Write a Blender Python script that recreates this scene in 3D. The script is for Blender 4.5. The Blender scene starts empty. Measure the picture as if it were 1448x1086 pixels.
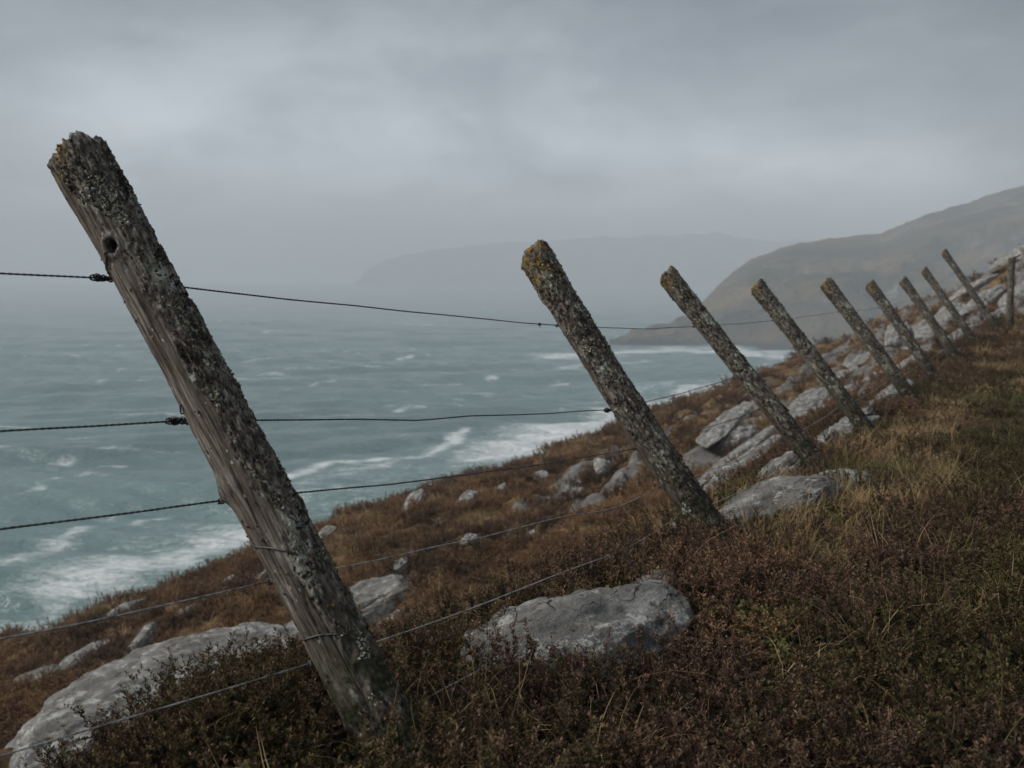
import math, random
import numpy as np

# ------------------------------------------------------------------ noise
def _h(ix, iy, iz, seed):
    n = (ix * 374761393 + iy * 668265263 + iz * 2147483647 + seed * 1442695041) & 0xffffffff
    n = ((n ^ (n >> 13)) * 1274126177) & 0xffffffff
    n = ((n ^ (n >> 16)) * 2246822519) & 0xffffffff
    return (n ^ (n >> 15)) & 0xffffffff

def noise2(x, y, seed=0):
    x = np.asarray(x, float); y = np.asarray(y, float)
    x, y = np.broadcast_arrays(x, y)
    x0 = np.floor(x).astype(np.int64); y0 = np.floor(y).astype(np.int64)
    fx = x - x0; fy = y - y0
    sx = fx * fx * fx * (fx * (fx * 6 - 15) + 10); sy = fy * fy * fy * (fy * (fy * 6 - 15) + 10)
    def g(i, j):
        a = _h(x0 + i, y0 + j, 0, seed) * (2 * math.pi / 4294967296.0)
        return np.cos(a) * (fx - i) + np.sin(a) * (fy - j)
    a = g(0, 0); b = g(1, 0); c = g(0, 1); d = g(1, 1)
    a = a + (b - a) * sx; c = c + (d - c) * sx
    return (a + (c - a) * sy) * 1.5

def noise3(x, y, z, seed=0):
    x, y, z = np.broadcast_arrays(np.asarray(x, float), np.asarray(y, float), np.asarray(z, float))
    x0 = np.floor(x).astype(np.int64); y0 = np.floor(y).astype(np.int64); z0 = np.floor(z).astype(np.int64)
    fx = x - x0; fy = y - y0; fz = z - z0
    f = lambda t: t * t * t * (t * (t * 6 - 15) + 10)
    sx, sy, sz = f(fx), f(fy), f(fz)
    def g(i, j, k):
        h = _h(x0 + i, y0 + j, z0 + k, seed)
        a = ((h & 1023) / 511.5) - 1; b = (((h >> 10) & 1023) / 511.5) - 1; c = (((h >> 20) & 1023) / 511.5) - 1
        return a * (fx - i) + b * (fy - j) + c * (fz - k)
    r = None
    l = lambda p, q, s: p + (q - p) * s
    x00 = l(g(0,0,0), g(1,0,0), sx); x10 = l(g(0,1,0), g(1,1,0), sx)
    x01 = l(g(0,0,1), g(1,0,1), sx); x11 = l(g(0,1,1), g(1,1,1), sx)
    return l(l(x00, x10, sy), l(x01, x11, sy), sz)

def fbm2(x, y, o=4, seed=0, gain=0.5):
    r = 0; a = 1.0
    for i in range(o):
        r = r + a * noise2(x, y, seed + i * 17); x = np.asarray(x) * 2.03 + 5.1; y = np.asarray(y) * 2.03 - 3.7; a *= gain
    return r

def fbm3(x, y, z, o=4, seed=0, gain=0.5):
    r = 0; a = 1.0
    for i in range(o):
        r = r + a * noise3(x, y, z, seed + i * 17); x = np.asarray(x) * 2.03 + 5.1; y = np.asarray(y) * 2.03 - 3.7; z = np.asarray(z) * 2.03 + 1.3; a *= gain
    return r

def sstep(a, b, x):
    t = np.clip((np.asarray(x, float) - a) / (b - a), 0, 1)
    return t * t * (3 - 2 * t)

# ------------------------------------------------------------------ camera model (eye at the origin, looking north and slightly down)
FPX, CX, CY, HORIZON = 1408.0, 724.0, 543.0, 383.0
PITCH = math.atan((CY - HORIZON) / FPX)
_c, _s = math.cos(PITCH), math.sin(PITCH)
def ray(px, py):
    a = (px - CX) / FPX; b = (CY - py) / FPX
    return np.array([a, _c + b * _s, -_s + b * _c])
def project(p):
    x, y, z = p
    d = y * _c - z * _s; b = (y * _s + z * _c) / d
    return CX + FPX * x / d, CY - FPX * b

# ------------------------------------------------------------------ the hillside: u runs along the fence, v downhill to the sea
U0 = np.array([-0.22, 1.81]); EU = np.array([0.4918, 0.8707]); EV = np.array([-0.8707, 0.4918])
SEA_Z = -30.0
def to_uv(x, y):
    dx = np.asarray(x) - U0[0]; dy = np.asarray(y) - U0[1]
    return dx * EU[0] + dy * EU[1], dx * EV[0] + dy * EV[1]
def to_xy(u, v):
    return U0[0] + u * EU[0] + v * EV[0], U0[1] + u * EU[1] + v * EV[1]
_zu = np.array([-200, -40, -3, 0, 2.19, 4.04, 5.9, 8, 10.26, 12.6, 14.9, 17.4, 20, 26, 33, 41, 49, 56, 66, 110, 160.])
_zz = np.array([14, 2.0, -.76, -.93, -1.05, -1.10, -1.15, -1.17, -1.21, -1.18, -1.11, -1.08, -1.12, -1.05, -.72, -.1, 1.6, 1.3, -5, -30, -40.])
_gu = np.linspace(-60, 160, 4401); _gz = np.interp(_gu, _zu, _zz)
_k = np.hanning(41); _k /= _k.sum()
_gz = np.convolve(np.pad(_gz, 20, mode='edge'), _k, mode='valid')
_gv = np.linspace(0, 260, 5201)
def _slope(v, vb):
    s = 0.16 + (0.60 - 0.16) * sstep(0.1, 0.7, v) + (0.282 - 0.60) * sstep(1.6, 4.2, v)
    return s + 0.55 * sstep(vb - 2, vb + 12, v)
def _dropt(vb):
    return np.concatenate([[0], np.cumsum(_slope((_gv[1:] + _gv[:-1]) / 2, vb) * np.diff(_gv))])
_VB = [5.0, 9.0, 14.0, 20.0]
_DT = np.array([_dropt(b) for b in _VB])
def base_height(u, v):
    zf = np.interp(u, _gu, _gz)
    vb = np.interp(u, [-20, 0, 12, 25, 34, 42, 55], [15, 13.5, 12, 10.5, 9, 7, 6.0])
    vb = vb + 1.1 * noise2(u * 0.16, u * 0 + 3.3, 7)
    vp = np.clip(v, 0, 259.9)
    ds = [np.interp(vp, _gv, _DT[i]) for i in range(4)]
    w = np.clip(np.interp(vb, _VB, [0, 1, 2, 3]), 0, 2.999); i0 = w.astype(int); f = w - i0
    D = np.stack(ds); take = lambda i: np.take_along_axis(D, i[None], 0)[0]
    drop = take(i0) * (1 - f) + take(i0 + 1) * f
    up = -np.minimum(v, 0); up = 9 * (1 - np.exp(-up / 9))
    sup = 0.045 + 0.405 * sstep(19, 30, u)
    return zf - drop + up * sup - 0.16 * np.clip(v, 0, 9) * sstep(33, 47, u)
def bank_mask(u, v):            # the bare rocky bank beyond the fence
    m = sstep(7, 15, u + 0.6 * v) * sstep(-0.3, 0.8, v) * (1 - sstep(5.0, 8.5, v - 0.05 * u))
    m2 = sstep(20.5, 24, u) * (1 - sstep(6, 9, v))
    return np.maximum(m, m2)
def strata(u, v):               # bedding ribs that run along the hill
    w = v - .06 * u + 0.55 * fbm2(u * 0.07, v * 0.25, 2, 51)
    t = w * 0.85; f = t - np.floor(t)
    return np.where(f < 0.78, f / 0.78, (1 - f) / 0.22), np.floor(t)
def height(x, y):
    x = np.asarray(x, float); y = np.asarray(y, float)
    shp = np.broadcast(x, y).shape
    x = np.broadcast_to(x, shp).ravel(); y = np.broadcast_to(y, shp).ravel()
    u, v = to_uv(x, y)
    z = base_height(u, v)
    far = sstep(1.0, 5.0, v) + sstep(18, 30, u); far = np.clip(far, 0, 1)
    z = z - 0.34 * sstep(.45, 1.5, v) * (1 - sstep(5, 10, u))
    z = z - 0.16 * sstep(.2, .6, v) * (1 - sstep(-.45, .25, u)) * (1 - sstep(3, 5, v))
    z = z + 0.05 * fbm2(x * 1.3, y * 1.3, 3, 3) * (1 - 0.4 * far)
    z = z + far * (0.30 * fbm2(u * 0.28, v * 0.33, 2, 11) + 0.25 * fbm2(u * 0.75, v * 1.1, 3, 23))
    bm = bank_mask(u, v)
    s, _i = strata(u, v)
    z = z + bm * 0.28 * (s - 0.4) * (0.6 + 0.6 * noise2(u * 0.22, v * 0.5, 77))
    b = np.exp(-(((u + 0.22) / 0.55) ** 2 + ((v - 0.38) / 0.34) ** 2))      # heather mound beside the near post
    z = z + 0.10 * b
    return np.maximum(z, SEA_Z - 4 ).reshape(shp)
def ground_hit(px, py, dmax=120, dmin=0.7):
    r = ray(px, py); t = np.geomspace(dmin, dmax, 4000)
    p = r[None] * t[:, None]; g = p[:, 2] - height(p[:, 0], p[:, 1])
    i = np.argmax(g < 0)
    if not (g < 0).any(): return None
    if i == 0: return p[0]
    f = g[i - 1] / (g[i - 1] - g[i]); return p[i - 1] * (1 - f) + p[i] * f

# ================================================================== Blender helpers
import bpy
from mathutils import Vector, Matrix, Quaternion
rng = np.random.default_rng(11)
random.seed(5)
SC = bpy.context.scene
COL = SC.collection

def mesh(name, V, polys, mats=(), smooth=True, attrs=None, midx=None):
    """polys: list of (n,k) integer arrays, one per face size"""
    me = bpy.data.meshes.new(name)
    V = np.asarray(V, np.float32)
    me.vertices.add(len(V)); me.vertices.foreach_set('co', V.ravel())
    polys = [np.asarray(p, np.int32) for p in polys if len(p)]
    if polys:
        loops = np.concatenate([p.ravel() for p in polys])
        tot = np.concatenate([np.full(len(p), p.shape[1], np.int32) for p in polys])
        start = np.concatenate([[0], np.cumsum(tot)[:-1]]).astype(np.int32)
        me.loops.add(len(loops)); me.loops.foreach_set('vertex_index', loops)
        me.polygons.add(len(tot)); me.polygons.foreach_set('loop_start', start); me.polygons.foreach_set('loop_total', tot)
        me.polygons.foreach_set('use_smooth', np.full(len(tot), bool(smooth)))
        if midx is not None: me.polygons.foreach_set('material_index', np.asarray(midx, np.int32))
    for k, a in (attrs or {}).items():
        a = np.asarray(a)
        if a.ndim == 1:
            at = me.attributes.new(k, 'INT' if a.dtype.kind == 'i' else 'FLOAT', 'POINT')
            at.data.foreach_set('value', a.astype(np.int32 if a.dtype.kind == 'i' else np.float32))
        else:
            at = me.attributes.new(k, 'FLOAT_VECTOR', 'POINT'); at.data.foreach_set('vector', a.astype(np.float32).ravel())
    for m in mats: me.materials.append(m)
    me.update(); me.validate()
    return me

def obj(name, me, parent=None, kind=None, label=None, cat=None, group=None, loc=None):
    o = bpy.data.objects.new(name, me); COL.objects.link(o)
    if parent is not None: o.parent = parent
    if kind: o['kind'] = kind
    if label: o['label'] = label
    if cat: o['category'] = cat
    if group: o['group'] = group
    if loc is not None: o.location = loc
    return o

def grid_faces(nr, nc, wrap=False):
    i = np.arange(nr - 1)[:, None]; j = np.arange(nc if wrap else nc - 1)[None]
    a = i * nc + j; b = i * nc + (j + 1) % nc
    return np.stack([a, b, b + nc, a + nc], -1).reshape(-1, 4)

class NT:
    """small node-tree writer"""
    def __init__(self, name, idblock=None):
        if idblock is None:
            self.m = bpy.data.materials.new(name); self.m.use_nodes = True; self.t = self.m.node_tree
        else:
            self.m = idblock; self.t = idblock.node_tree
        self.t.nodes.clear()
    def n(self, typ, ins=None, **props):
        nd = self.t.nodes.new(typ)
        for k, v in props.items(): setattr(nd, k, v)
        for k, v in (ins or {}).items(): self.set(nd.inputs[k], v)
        return nd
    def set(self, sock, v):
        if isinstance(v, bpy.types.NodeSocket): self.t.links.new(v, sock)
        else:
            if sock.type == 'RGBA' and len(v) == 3: v = (*v, 1)
            sock.default_value = v
    def noise(self, vec, scale, detail=4, rough=.55, dist=0.0):
        return self.n('ShaderNodeTexNoise', {'Vector': vec, 'Scale': scale, 'Detail': detail, 'Roughness': rough, 'Distortion': dist}).outputs['Fac']
    def voro(self, vec, scale, feature='F1', rnd=1.0):
        return self.n('ShaderNodeTexVoronoi', {'Vector': vec, 'Scale': scale, 'Randomness': rnd}, feature=feature)
    def ramp(self, f, *stops):
        r = self.n('ShaderNodeValToRGB', {'Fac': f}); e = r.color_ramp.elements
        while len(e) < len(stops): e.new(0.5)
        for k, (p, c) in enumerate(stops):
            e[k].position = p; e[k].color = (*c, 1) if isinstance(c, (tuple, list)) else (c, c, c, 1)
        return r.outputs['Color']
    def rng(self, f, a, b, c=0.0, d=1.0):
        return self.n('ShaderNodeMapRange', {'Value': f, 'From Min': a, 'From Max': b, 'To Min': c, 'To Max': d}, interpolation_type='SMOOTHSTEP').outputs['Result']
    def mix(self, f, a, b, blend='MIX'):
        nd = self.n('ShaderNodeMix', data_type='RGBA', blend_type=blend)
        self.set(nd.inputs[0], f); self.set(nd.inputs[6], a); self.set(nd.inputs[7], b)
        return nd.outputs[2]
    def math(self, op, a, b=0.0):
        nd = self.n('ShaderNodeMath', operation=op); self.set(nd.inputs[0], a); self.set(nd.inputs[1], b); return nd.outputs[0]
    def mapping(self, vec, scale=(1, 1, 1), rot=(0, 0, 0), loc=(0, 0, 0)):
        return self.n('ShaderNodeMapping', {'Vector': vec, 'Scale': scale, 'Rotation': rot, 'Location': loc}).outputs[0]
    def attr(self, name, out='Fac', typ='GEOMETRY'):
        return self.n('ShaderNodeAttribute', attribute_name=name, attribute_type=typ).outputs[out]
    def coord(self, which='Object'): return self.n('ShaderNodeTexCoord').outputs[which]
    def pos(self): return self.n('ShaderNodeNewGeometry').outputs['Position']
    def bump(self, h, strength, dist, normal=None):
        ins = {'Height': h, 'Strength': strength, 'Distance': dist}
        if normal is not None: ins['Normal'] = normal
        return self.n('ShaderNodeBump', ins).outputs[0]
    def out(self, color, rough=.8, normal=None, spec=.3, metal=0.0, extra=None):
        ins = {'Base Color': color, 'Roughness': rough, 'Specular IOR Level': spec, 'Metallic': metal}
        if normal is not None: ins['Normal'] = normal
        ins.update(extra or {})
        b = self.n('ShaderNodeBsdfPrincipled', ins); o = self.n('ShaderNodeOutputMaterial')
        self.t.links.new(b.outputs[0], o.inputs['Surface']); return self.m

# ================================================================== materials
def mat_wood():
    t = NT('weathered_wood'); c = t.coord('Object')
    gr = t.noise(t.mapping(c, (1, 1, .055)), 150, 5, .62)
    gr2 = t.noise(t.mapping(c, (1, 1, .10)), 38, 4, .6, .4)
    blot = t.noise(c, 9, 4, .6)
    wood = t.ramp(gr, (.32, (.040, .034, .027)), (.46, (.145, .126, .104)), (.57, (.26, .235, .203)), (.70, (.44, .41, .37)))
    wood = t.mix(t.rng(gr2, .35, .7), t.mix(1, wood, (.50, .46, .41), 'MULTIPLY'), wood)
    wood = t.mix(t.rng(blot, .55, .72, 0, .6), wood, (.075, .055, .034))
    bn = t.noise(t.mapping(c, (1, 1, .45)), 95, 6, .7)
    bn2 = t.noise(t.mapping(c, (1, 1, .3)), 22, 4, .6)
    bark = t.ramp(bn, (.38, (.018, .016, .013)), (.48, (.075, .064, .052)), (.58, (.18, .16, .132)), (.71, (.38, .36, .315)))
    bark = t.mix(t.rng(bn2, .56, .70, 0, .6), bark, (.095, .066, .044))
    col = t.mix(t.attr('bark'), wood, bark)
    # crusty lichens: their own patches with ragged edges
    n1 = t.noise(t.mapping(c, (1, 1, .40), loc=(3, 1, 0)), 17, 7, .68)
    edge = t.noise(c, 240, 3, .6)
    lm = t.rng(t.math('ADD', n1, t.math('MULTIPLY', t.math('SUBTRACT', edge, .5), .22)), .545, .60)
    lcol = t.mix(t.rng(t.noise(c, 60, 3), .4, .62), (.21, .22, .15), (.42, .435, .38))
    lm = t.math('MULTIPLY', lm, t.rng(t.attr('bark'), .05, .55, .10, 1))
    col = t.mix(t.math('MULTIPLY', lm, .85), col, lcol)
    sp = t.voro(t.mapping(c, (1, 1, .6)), 85); spm = t.math('LESS_THAN', sp.outputs['Distance'], .20)
    spm = t.math('MULTIPLY', spm, t.rng(t.noise(c, 30, 2), .52, .62))
    col = t.mix(t.math('MULTIPLY', spm, .8), col, (.42, .42, .39))
    yel = t.math('MULTIPLY', t.attr('top'), t.rng(t.noise(c, 26, 5, .65), .46, .60))
    col = t.mix(yel, col, t.mix(t.noise(c, 130, 2), (.22, .115, .020), (.30, .22, .06)))
    moss = t.math('MULTIPLY', t.attr('foot'), t.rng(t.noise(c, 20, 5, .6), .42, .58))
    col = t.mix(moss, col, (.030, .036, .010))
    col = t.mix(t.attr('damp'), col, t.mix(1.0, col, (.42, .38, .33), 'MULTIPLY'))
    col = t.mix(t.attr('hole'), col, (.006, .005, .004))
    h = t.math('ADD', t.math('MULTIPLY', gr, .7), t.math('MULTIPLY', bn, .6))
    return t.out(col, .82, t.bump(h, .7, .006), .25)

def mat_flake():
    t = NT('lichen_scales'); k = t.attr('tint'); c = t.coord('Object')
    col = t.ramp(k, (0, (.016, .013, .010)), (.36, (.040, .032, .024)), (.52, (.085, .068, .048)), (.62, (.17, .16, .11)), (.76, (.29, .30, .22)), (.88, (.48, .49, .42)), (.94, (.24, .13, .025)), (1, (.20, .155, .04)))
    col = t.mix(.5, col, t.mix(t.noise(c, 300, 2), (.45, .45, .45), (1.5, 1.5, 1.5)), 'MULTIPLY')
    return t.out(col, .85, None, .2)

def mat_wire(pale=False):
    t = NT('weathered_wire'); c = t.coord('Object')
    n = t.noise(c, 40, 4)
    col = t.ramp(n, (.35, (.035, .028, .024)), (.5, (.075, .078, .082)), (.7, (.15, .155, .16)))
    if pale: col = t.ramp(n, (.35, (.14, .125, .11)), (.5, (.30, .30, .295)), (.7, (.46, .46, .45)))
    return t.out(col, .48, t.bump(t.noise(c, 400, 2), .3, .001), .5, .3 if pale else .55)

def mat_rock():
    t = NT('lichened_bedrock'); r = t.n('ShaderNodeObjectInfo').outputs['Random']
    off = t.math('MULTIPLY', r, 37.0)
    ov = t.n('ShaderNodeCombineXYZ', {0: off, 1: off, 2: off}).outputs[0]
    c = t.n('ShaderNodeVectorMath', {0: t.coord('Object'), 1: ov}, operation='ADD').outputs[0]
    wob = t.n('ShaderNodeTexNoise', {'Vector': c, 'Scale': 5.0, 'Detail': 4.0}).outputs['Color']
    cw = t.n('ShaderNodeVectorMath', {0: wob, 1: (.16, .16, .16)}, operation='MULTIPLY').outputs[0]
    cw = t.n('ShaderNodeVectorMath', {0: c, 1: cw}, operation='ADD').outputs[0]
    big = t.noise(c, 2.2, 5, .6); mid = t.noise(t.mapping(c, (.6, 1, 1.5)), 9, 7, .66, .4); fine = t.noise(c, 75, 6, .72); speck = t.noise(c, 210, 3, .7)
    bed = t.noise(t.mapping(cw, (.35, 2.2, 4.5)), 5.0, 5, .65)
    vo = t.n('ShaderNodeTexVoronoi', {'Vector': t.mapping(cw, (.8, 4.2, 4.8)), 'Scale': 2.2}, feature='DISTANCE_TO_EDGE').outputs['Distance']
    crack = t.math('MULTIPLY', t.rng(vo, .020, .004), t.rng(t.noise(c, 4, 3), .54, .66))
    col = t.ramp(mid, (.28, (.085, .081, .073)), (.43, (.185, .180, .166)), (.56, (.29, .284, .265)), (.72, (.42, .414, .39)))
    col = t.mix(t.rng(bed, .46, .62, 0, .5), col, (.15, .145, .132))
    col = t.mix(t.rng(big, .52, .68, 0, .5), col, (.17, .155, .125))
    wl = t.math('ADD', t.noise(c, 7.5, 8, .72), t.math('MULTIPLY', t.math('SUBTRACT', fine, .5), .34))
    col = t.mix(t.math('MULTIPLY', t.rng(wl, .55, .60), .8), col, t.mix(speck, (.42, .42, .385), (.66, .66, .62)))
    dk = t.math('ADD', t.noise(t.mapping(c, (1, 1, 1), loc=(7, 2, 4)), 15, 7, .72), t.math('MULTIPLY', t.math('SUBTRACT', fine, .5), .3))
    col = t.mix(t.math('MULTIPLY', t.rng(dk, .62, .67), .8), col, (.030, .028, .024))
    col = t.mix(1.0, col, t.mix(speck, (.6, .6, .6), (1.4, 1.4, 1.4)), 'MULTIPLY')
    col = t.mix(t.math('MULTIPLY', crack, .8), col, (.014, .012, .010))
    h = t.math('ADD', t.math('MULTIPLY', fine, .5), t.math('ADD', mid, t.math('MULTIPLY', bed, .9)))
    h = t.math('SUBTRACT', h, t.math('MULTIPLY', crack, 1.2))
    return t.out(col, .92, t.bump(h, 1.0, .03), .12)

def mat_ground():
    t = NT('heath_ground'); p = t.pos()
    n1 = t.noise(p, .55, 5, .6); n2 = t.noise(t.mapping(p, (1, 1, 1.5)), 2.6, 6, .65); n3 = t.noise(p, 24, 5, .7)
    heath = t.ramp(n2, (.34, (.024, .016, .010)), (.46, (.090, .054, .028)), (.57, (.16, .100, .052)), (.70, (.26, .185, .10)))
    heath = t.mix(t.rng(n1, .50, .66, 0, .7), heath, t.mix(n3, (.16, .105, .045), (.30, .21, .10)))
    heath = t.mix(.65, heath, t.mix(n3, (.35, .35, .35), (1.55, 1.5, 1.45)), 'MULTIPLY')
    peat = t.mix(n3, (.008, .006, .004), (.036, .025, .015))
    col = t.mix(t.attr('far'), peat, heath)
    rk = t.math('ADD', t.attr('rock'), t.math('MULTIPLY', t.math('SUBTRACT', t.noise(p, 3.2, 6, .65), .5), 1.3))
    rm = t.rng(rk, .52, .60)
    rmid = t.noise(p, 4.5, 6, .65)
    rcol = t.ramp(rmid, (.3, (.075, .069, .060)), (.48, (.155, .149, .136)), (.62, (.22, .213, .198)), (.75, (.32, .31, .29)))
    col = t.mix(rm, col, rcol)
    h = t.math('ADD', n2, t.math('MULTIPLY', n3, .45))
    return t.out(col, .9, t.bump(h, .9, .12), .12)

def leaf_out(t, col, rough=.75, tr=.25):
    b = t.n('ShaderNodeBsdfPrincipled', {'Base Color': col, 'Roughness': rough, 'Specular IOR Level': .22})
    d = t.n('ShaderNodeBsdfTranslucent', {'Color': col}); m = t.n('ShaderNodeMixShader', {0: tr})
    t.t.links.new(b.outputs[0], m.inputs[1]); t.t.links.new(d.outputs[0], m.inputs[2])
    o = t.n('ShaderNodeOutputMaterial'); t.t.links.new(m.outputs[0], o.inputs['Surface']); return t.m

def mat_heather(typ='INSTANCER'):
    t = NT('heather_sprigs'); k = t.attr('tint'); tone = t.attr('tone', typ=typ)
    rnd = t.n('ShaderNodeObjectInfo').outputs['Random']
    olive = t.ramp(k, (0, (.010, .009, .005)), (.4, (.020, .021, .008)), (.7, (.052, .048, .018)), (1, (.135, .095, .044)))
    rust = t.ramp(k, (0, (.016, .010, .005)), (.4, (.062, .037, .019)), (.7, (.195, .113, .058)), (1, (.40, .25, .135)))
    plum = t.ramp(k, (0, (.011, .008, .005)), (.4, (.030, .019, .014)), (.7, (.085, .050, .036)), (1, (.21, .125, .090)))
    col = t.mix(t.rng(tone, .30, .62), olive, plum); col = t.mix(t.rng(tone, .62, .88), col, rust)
    col = t.mix(1.0, col, t.mix(rnd, (.65, .65, .65), (1.4, 1.38, 1.3)), 'MULTIPLY')
    return leaf_out(t, col, .7, .15)

def mat_grass():
    t = NT('grass_blades'); k = t.attr('tint'); tone = t.attr('tone', typ='INSTANCER')
    rnd = t.n('ShaderNodeObjectInfo').outputs['Random']
    dry = t.ramp(k, (0, (.10, .060, .025)), (.5, (.31, .205, .098)), (1, (.60, .445, .25)))
    grn = t.ramp(k, (0, (.026, .028, .009)), (.6, (.095, .090, .030)), (1, (.26, .215, .090)))
    col = t.mix(t.rng(tone, .35, .65), grn, dry)
    col = t.mix(1.0, col, t.mix(rnd, (.65, .65, .65), (1.3, 1.3, 1.3)), 'MULTIPLY')
    return leaf_out(t, col, .65, .25)

def mat_sea():
    t = NT('sea_water'); p = t.pos()
    f = t.attr('foam'); s = t.mapping(p, (.30, .75, 1), (0, 0, .25))
    br = t.noise(s, .42, 6, .68, .8); br2 = t.noise(t.mapping(p, (.5, 1, 1)), 1.6, 4, .7, .4)
    k = t.math('ADD', f, t.math('MULTIPLY', t.math('SUBTRACT', br, .5), 1.35))
    k = t.math('ADD', k, t.math('MULTIPLY', t.math('SUBTRACT', br2, .5), 1.2))
    foam = t.math('MULTIPLY', t.rng(k, .44, 1.2), t.rng(f, .03, .3))
    veil = t.math('MULTIPLY', t.rng(k, .10, .8), t.rng(f, .02, .3))
    tone = t.noise(t.mapping(p, (.35, 1, 1)), .028, 4, .6)
    water = t.mix(t.rng(tone, .35, .65), (.088, .152, .148), (.120, .198, .190))
    water = t.mix(t.math('MULTIPLY', veil, .5), water, (.26, .34, .33))
    chop = t.math('ADD', t.noise(t.mapping(p, (.45, 1, 1), (0, 0, .15)), .33, 5, .62), t.math('MULTIPLY', t.noise(t.mapping(p, (.5, 1, 1)), 1.5, 3, .6), .22))
    col = t.mix(foam, water, (.66, .69, .68))
    return t.out(col, t.math('ADD', .22, t.math('MULTIPLY', foam, .6)), t.bump(chop, .75, 1.6), .35, extra={'IOR': 1.333})

def mat_hill(rock_amt=1.0):
    t = NT('moorland_hill'); p = t.pos(); g = t.n('ShaderNodeNewGeometry')
    n = t.noise(t.mapping(p, (1, 1, 1.4)), .022, 7, .62); n2 = t.noise(t.mapping(p, (1, 1, 2.5)), .07, 6, .66, .5)
    col = t.ramp(n, (.36, (.020, .020, .011)), (.47, (.054, .048, .023)), (.58, (.105, .074, .036)), (.72, (.16, .115, .060)))
    slope = t.n('ShaderNodeSeparateXYZ', {0: g.outputs['Normal']}).outputs['Z']
    rk = t.math('ADD', t.math('SUBTRACT', 1.0, slope), t.math('MULTIPLY', t.math('SUBTRACT', n2, .5), .9))
    col = t.mix(t.rng(rk, .36, .60, 0, rock_amt), col, t.ramp(n2, (.32, (.028, .027, .025)), (.55, (.10, .097, .09)), (.72, (.27, .265, .25))))
    z = t.n('ShaderNodeSeparateXYZ', {0: p}).outputs['Z']
    col = t.mix(t.rng(t.math('ADD', z, t.math('MULTIPLY', n2, 4.0)), SEA_Z + 2.5, SEA_Z + 5.5, 1, 0), col, (.022, .021, .020))
    return t.out(col, .9, t.bump(n2, .8, 6.0), .1)

M_WOOD, M_FLAKE, M_WIRE, M_ROCK, M_GROUND = mat_wood(), mat_flake(), mat_wire(), mat_rock(), mat_ground()
M_PALE = mat_wire(True)
M_HEATHER, M_GRASS, M_SEA, M_HILL = mat_heather(), mat_grass(), mat_sea(), mat_hill()

# ================================================================== hillside
th = np.concatenate([np.radians(np.linspace(-52, 52, 640)), np.radians(np.linspace(53, 307, 128))])
rr = np.concatenate([[.05, .2], np.geomspace(.5, 115, 700), np.geomspace(119, 190, 10)])
R_, T_ = np.meshgrid(rr, th, indexing='ij')
X = R_ * np.sin(T_); Y = R_ * np.cos(T_)
Z = height(X, Y)
uu, vv = to_uv(X, Y)
st, _ = strata(uu, vv)
bm = bank_mask(uu, vv)
rockm = bm * np.clip(-.05 + .80 * sstep(.25, .65, st) + .42 * fbm2(uu * .16, vv * .9, 3, 91), 0, 1)
rockm = np.maximum(rockm, .9 * sstep(-12, -22, Z))
farm = np.clip(sstep(.6, 2.2, vv) + sstep(9, 15, uu), 0, 1)
obj('hillside', mesh('hillside', np.stack([X, Y, Z], -1).reshape(-1, 3), [grid_faces(len(rr), len(th), True)], [M_GROUND],
    attrs={'rock': rockm.ravel(), 'far': farm.ravel()}), kind='structure')

# ================================================================== sea
ss = np.concatenate([np.geomspace(.62, .30, 70)[:-1], np.linspace(.30, .0118, 470)])
rs = -SEA_Z / ss
ta = np.concatenate([np.radians(np.linspace(-50, 50, 760))])
R_, T_ = np.meshgrid(rs, ta, indexing='ij')
X = R_ * np.sin(T_); Y = R_ * np.cos(T_)
def wave(dirdeg, lam, ph, warp):
    a = math.radians(dirdeg); q = X * math.sin(a) + Y * math.cos(a) + warp
    p = 2 * math.pi * q / lam + ph
    return .5 * np.sin(p) + .22 * np.sin(2 * p + .6), np.sin(p)
wz = 0
wr = 9 * fbm2(X * .012, Y * .018, 3, 5)
for k, (dd, lam, amp) in enumerate([(-8, 34, .75), (12, 21, .5), (-27, 13, .34), (30, 9, .24), (4, 6.2, .16)]):
    w, s_ = wave(dd, lam, k * 1.7, wr * (lam / 34) ** .5)
    pres = np.gradient(R_, axis=0); pres = np.abs(pres)
    fade = 1 - sstep(lam * .22, lam * .6, pres)
    wz = wz + w * amp * 1.35 * fade * (.55 + .9 * sstep(-.3, .5, noise2(X * .011 + k * 9, Y * .016, 31 + k)))
Zs = SEA_Z + wz
su, sv = to_uv(X, Y)
# whitecaps on the open water
cap = fbm2(X * .045 + .3 * wr, Y * .13, 3, 61) + .35 * fbm2(X * .006, Y * .008, 2, 64)
foam = .66 * sstep(.58, .95, cap + .16 * np.clip(wz, -1, 1))
foam = np.maximum(foam, .34 * sstep(.25, .8, cap))
# surf along the shore below the hill
band = sv + 16 * fbm2(X * .012, Y * .012, 3, 71)
shore = sstep(108, 66, band) * (.50 + .55 * sstep(-.25, .35, fbm2(su * .02, sv * .07, 4, 75)))
foam = np.maximum(foam, shore)
def seapt(px, py):
    r = ray(px, py); return (r * (SEA_Z / r[2]))[:2]
def streak(pts, width, amt, seed):
    global foam
    P = np.array([seapt(*p) for p in pts]); d = np.full(X.shape, 1e9)
    for a, b in zip(P[:-1], P[1:]):
        ab = b - a; t = np.clip(((X - a[0]) * ab[0] + (Y - a[1]) * ab[1]) / (ab @ ab), 0, 1)
        d = np.minimum(d, np.hypot((X - a[0] - t * ab[0]), (Y - a[1] - t * ab[1]) * .8))
    w = width * (1 + .8 * fbm2(X * .05, Y * .05, 3, seed))
    foam = np.maximum(foam, amt * np.exp(-(d / np.maximum(w * .8, .4)) ** 2))
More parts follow.
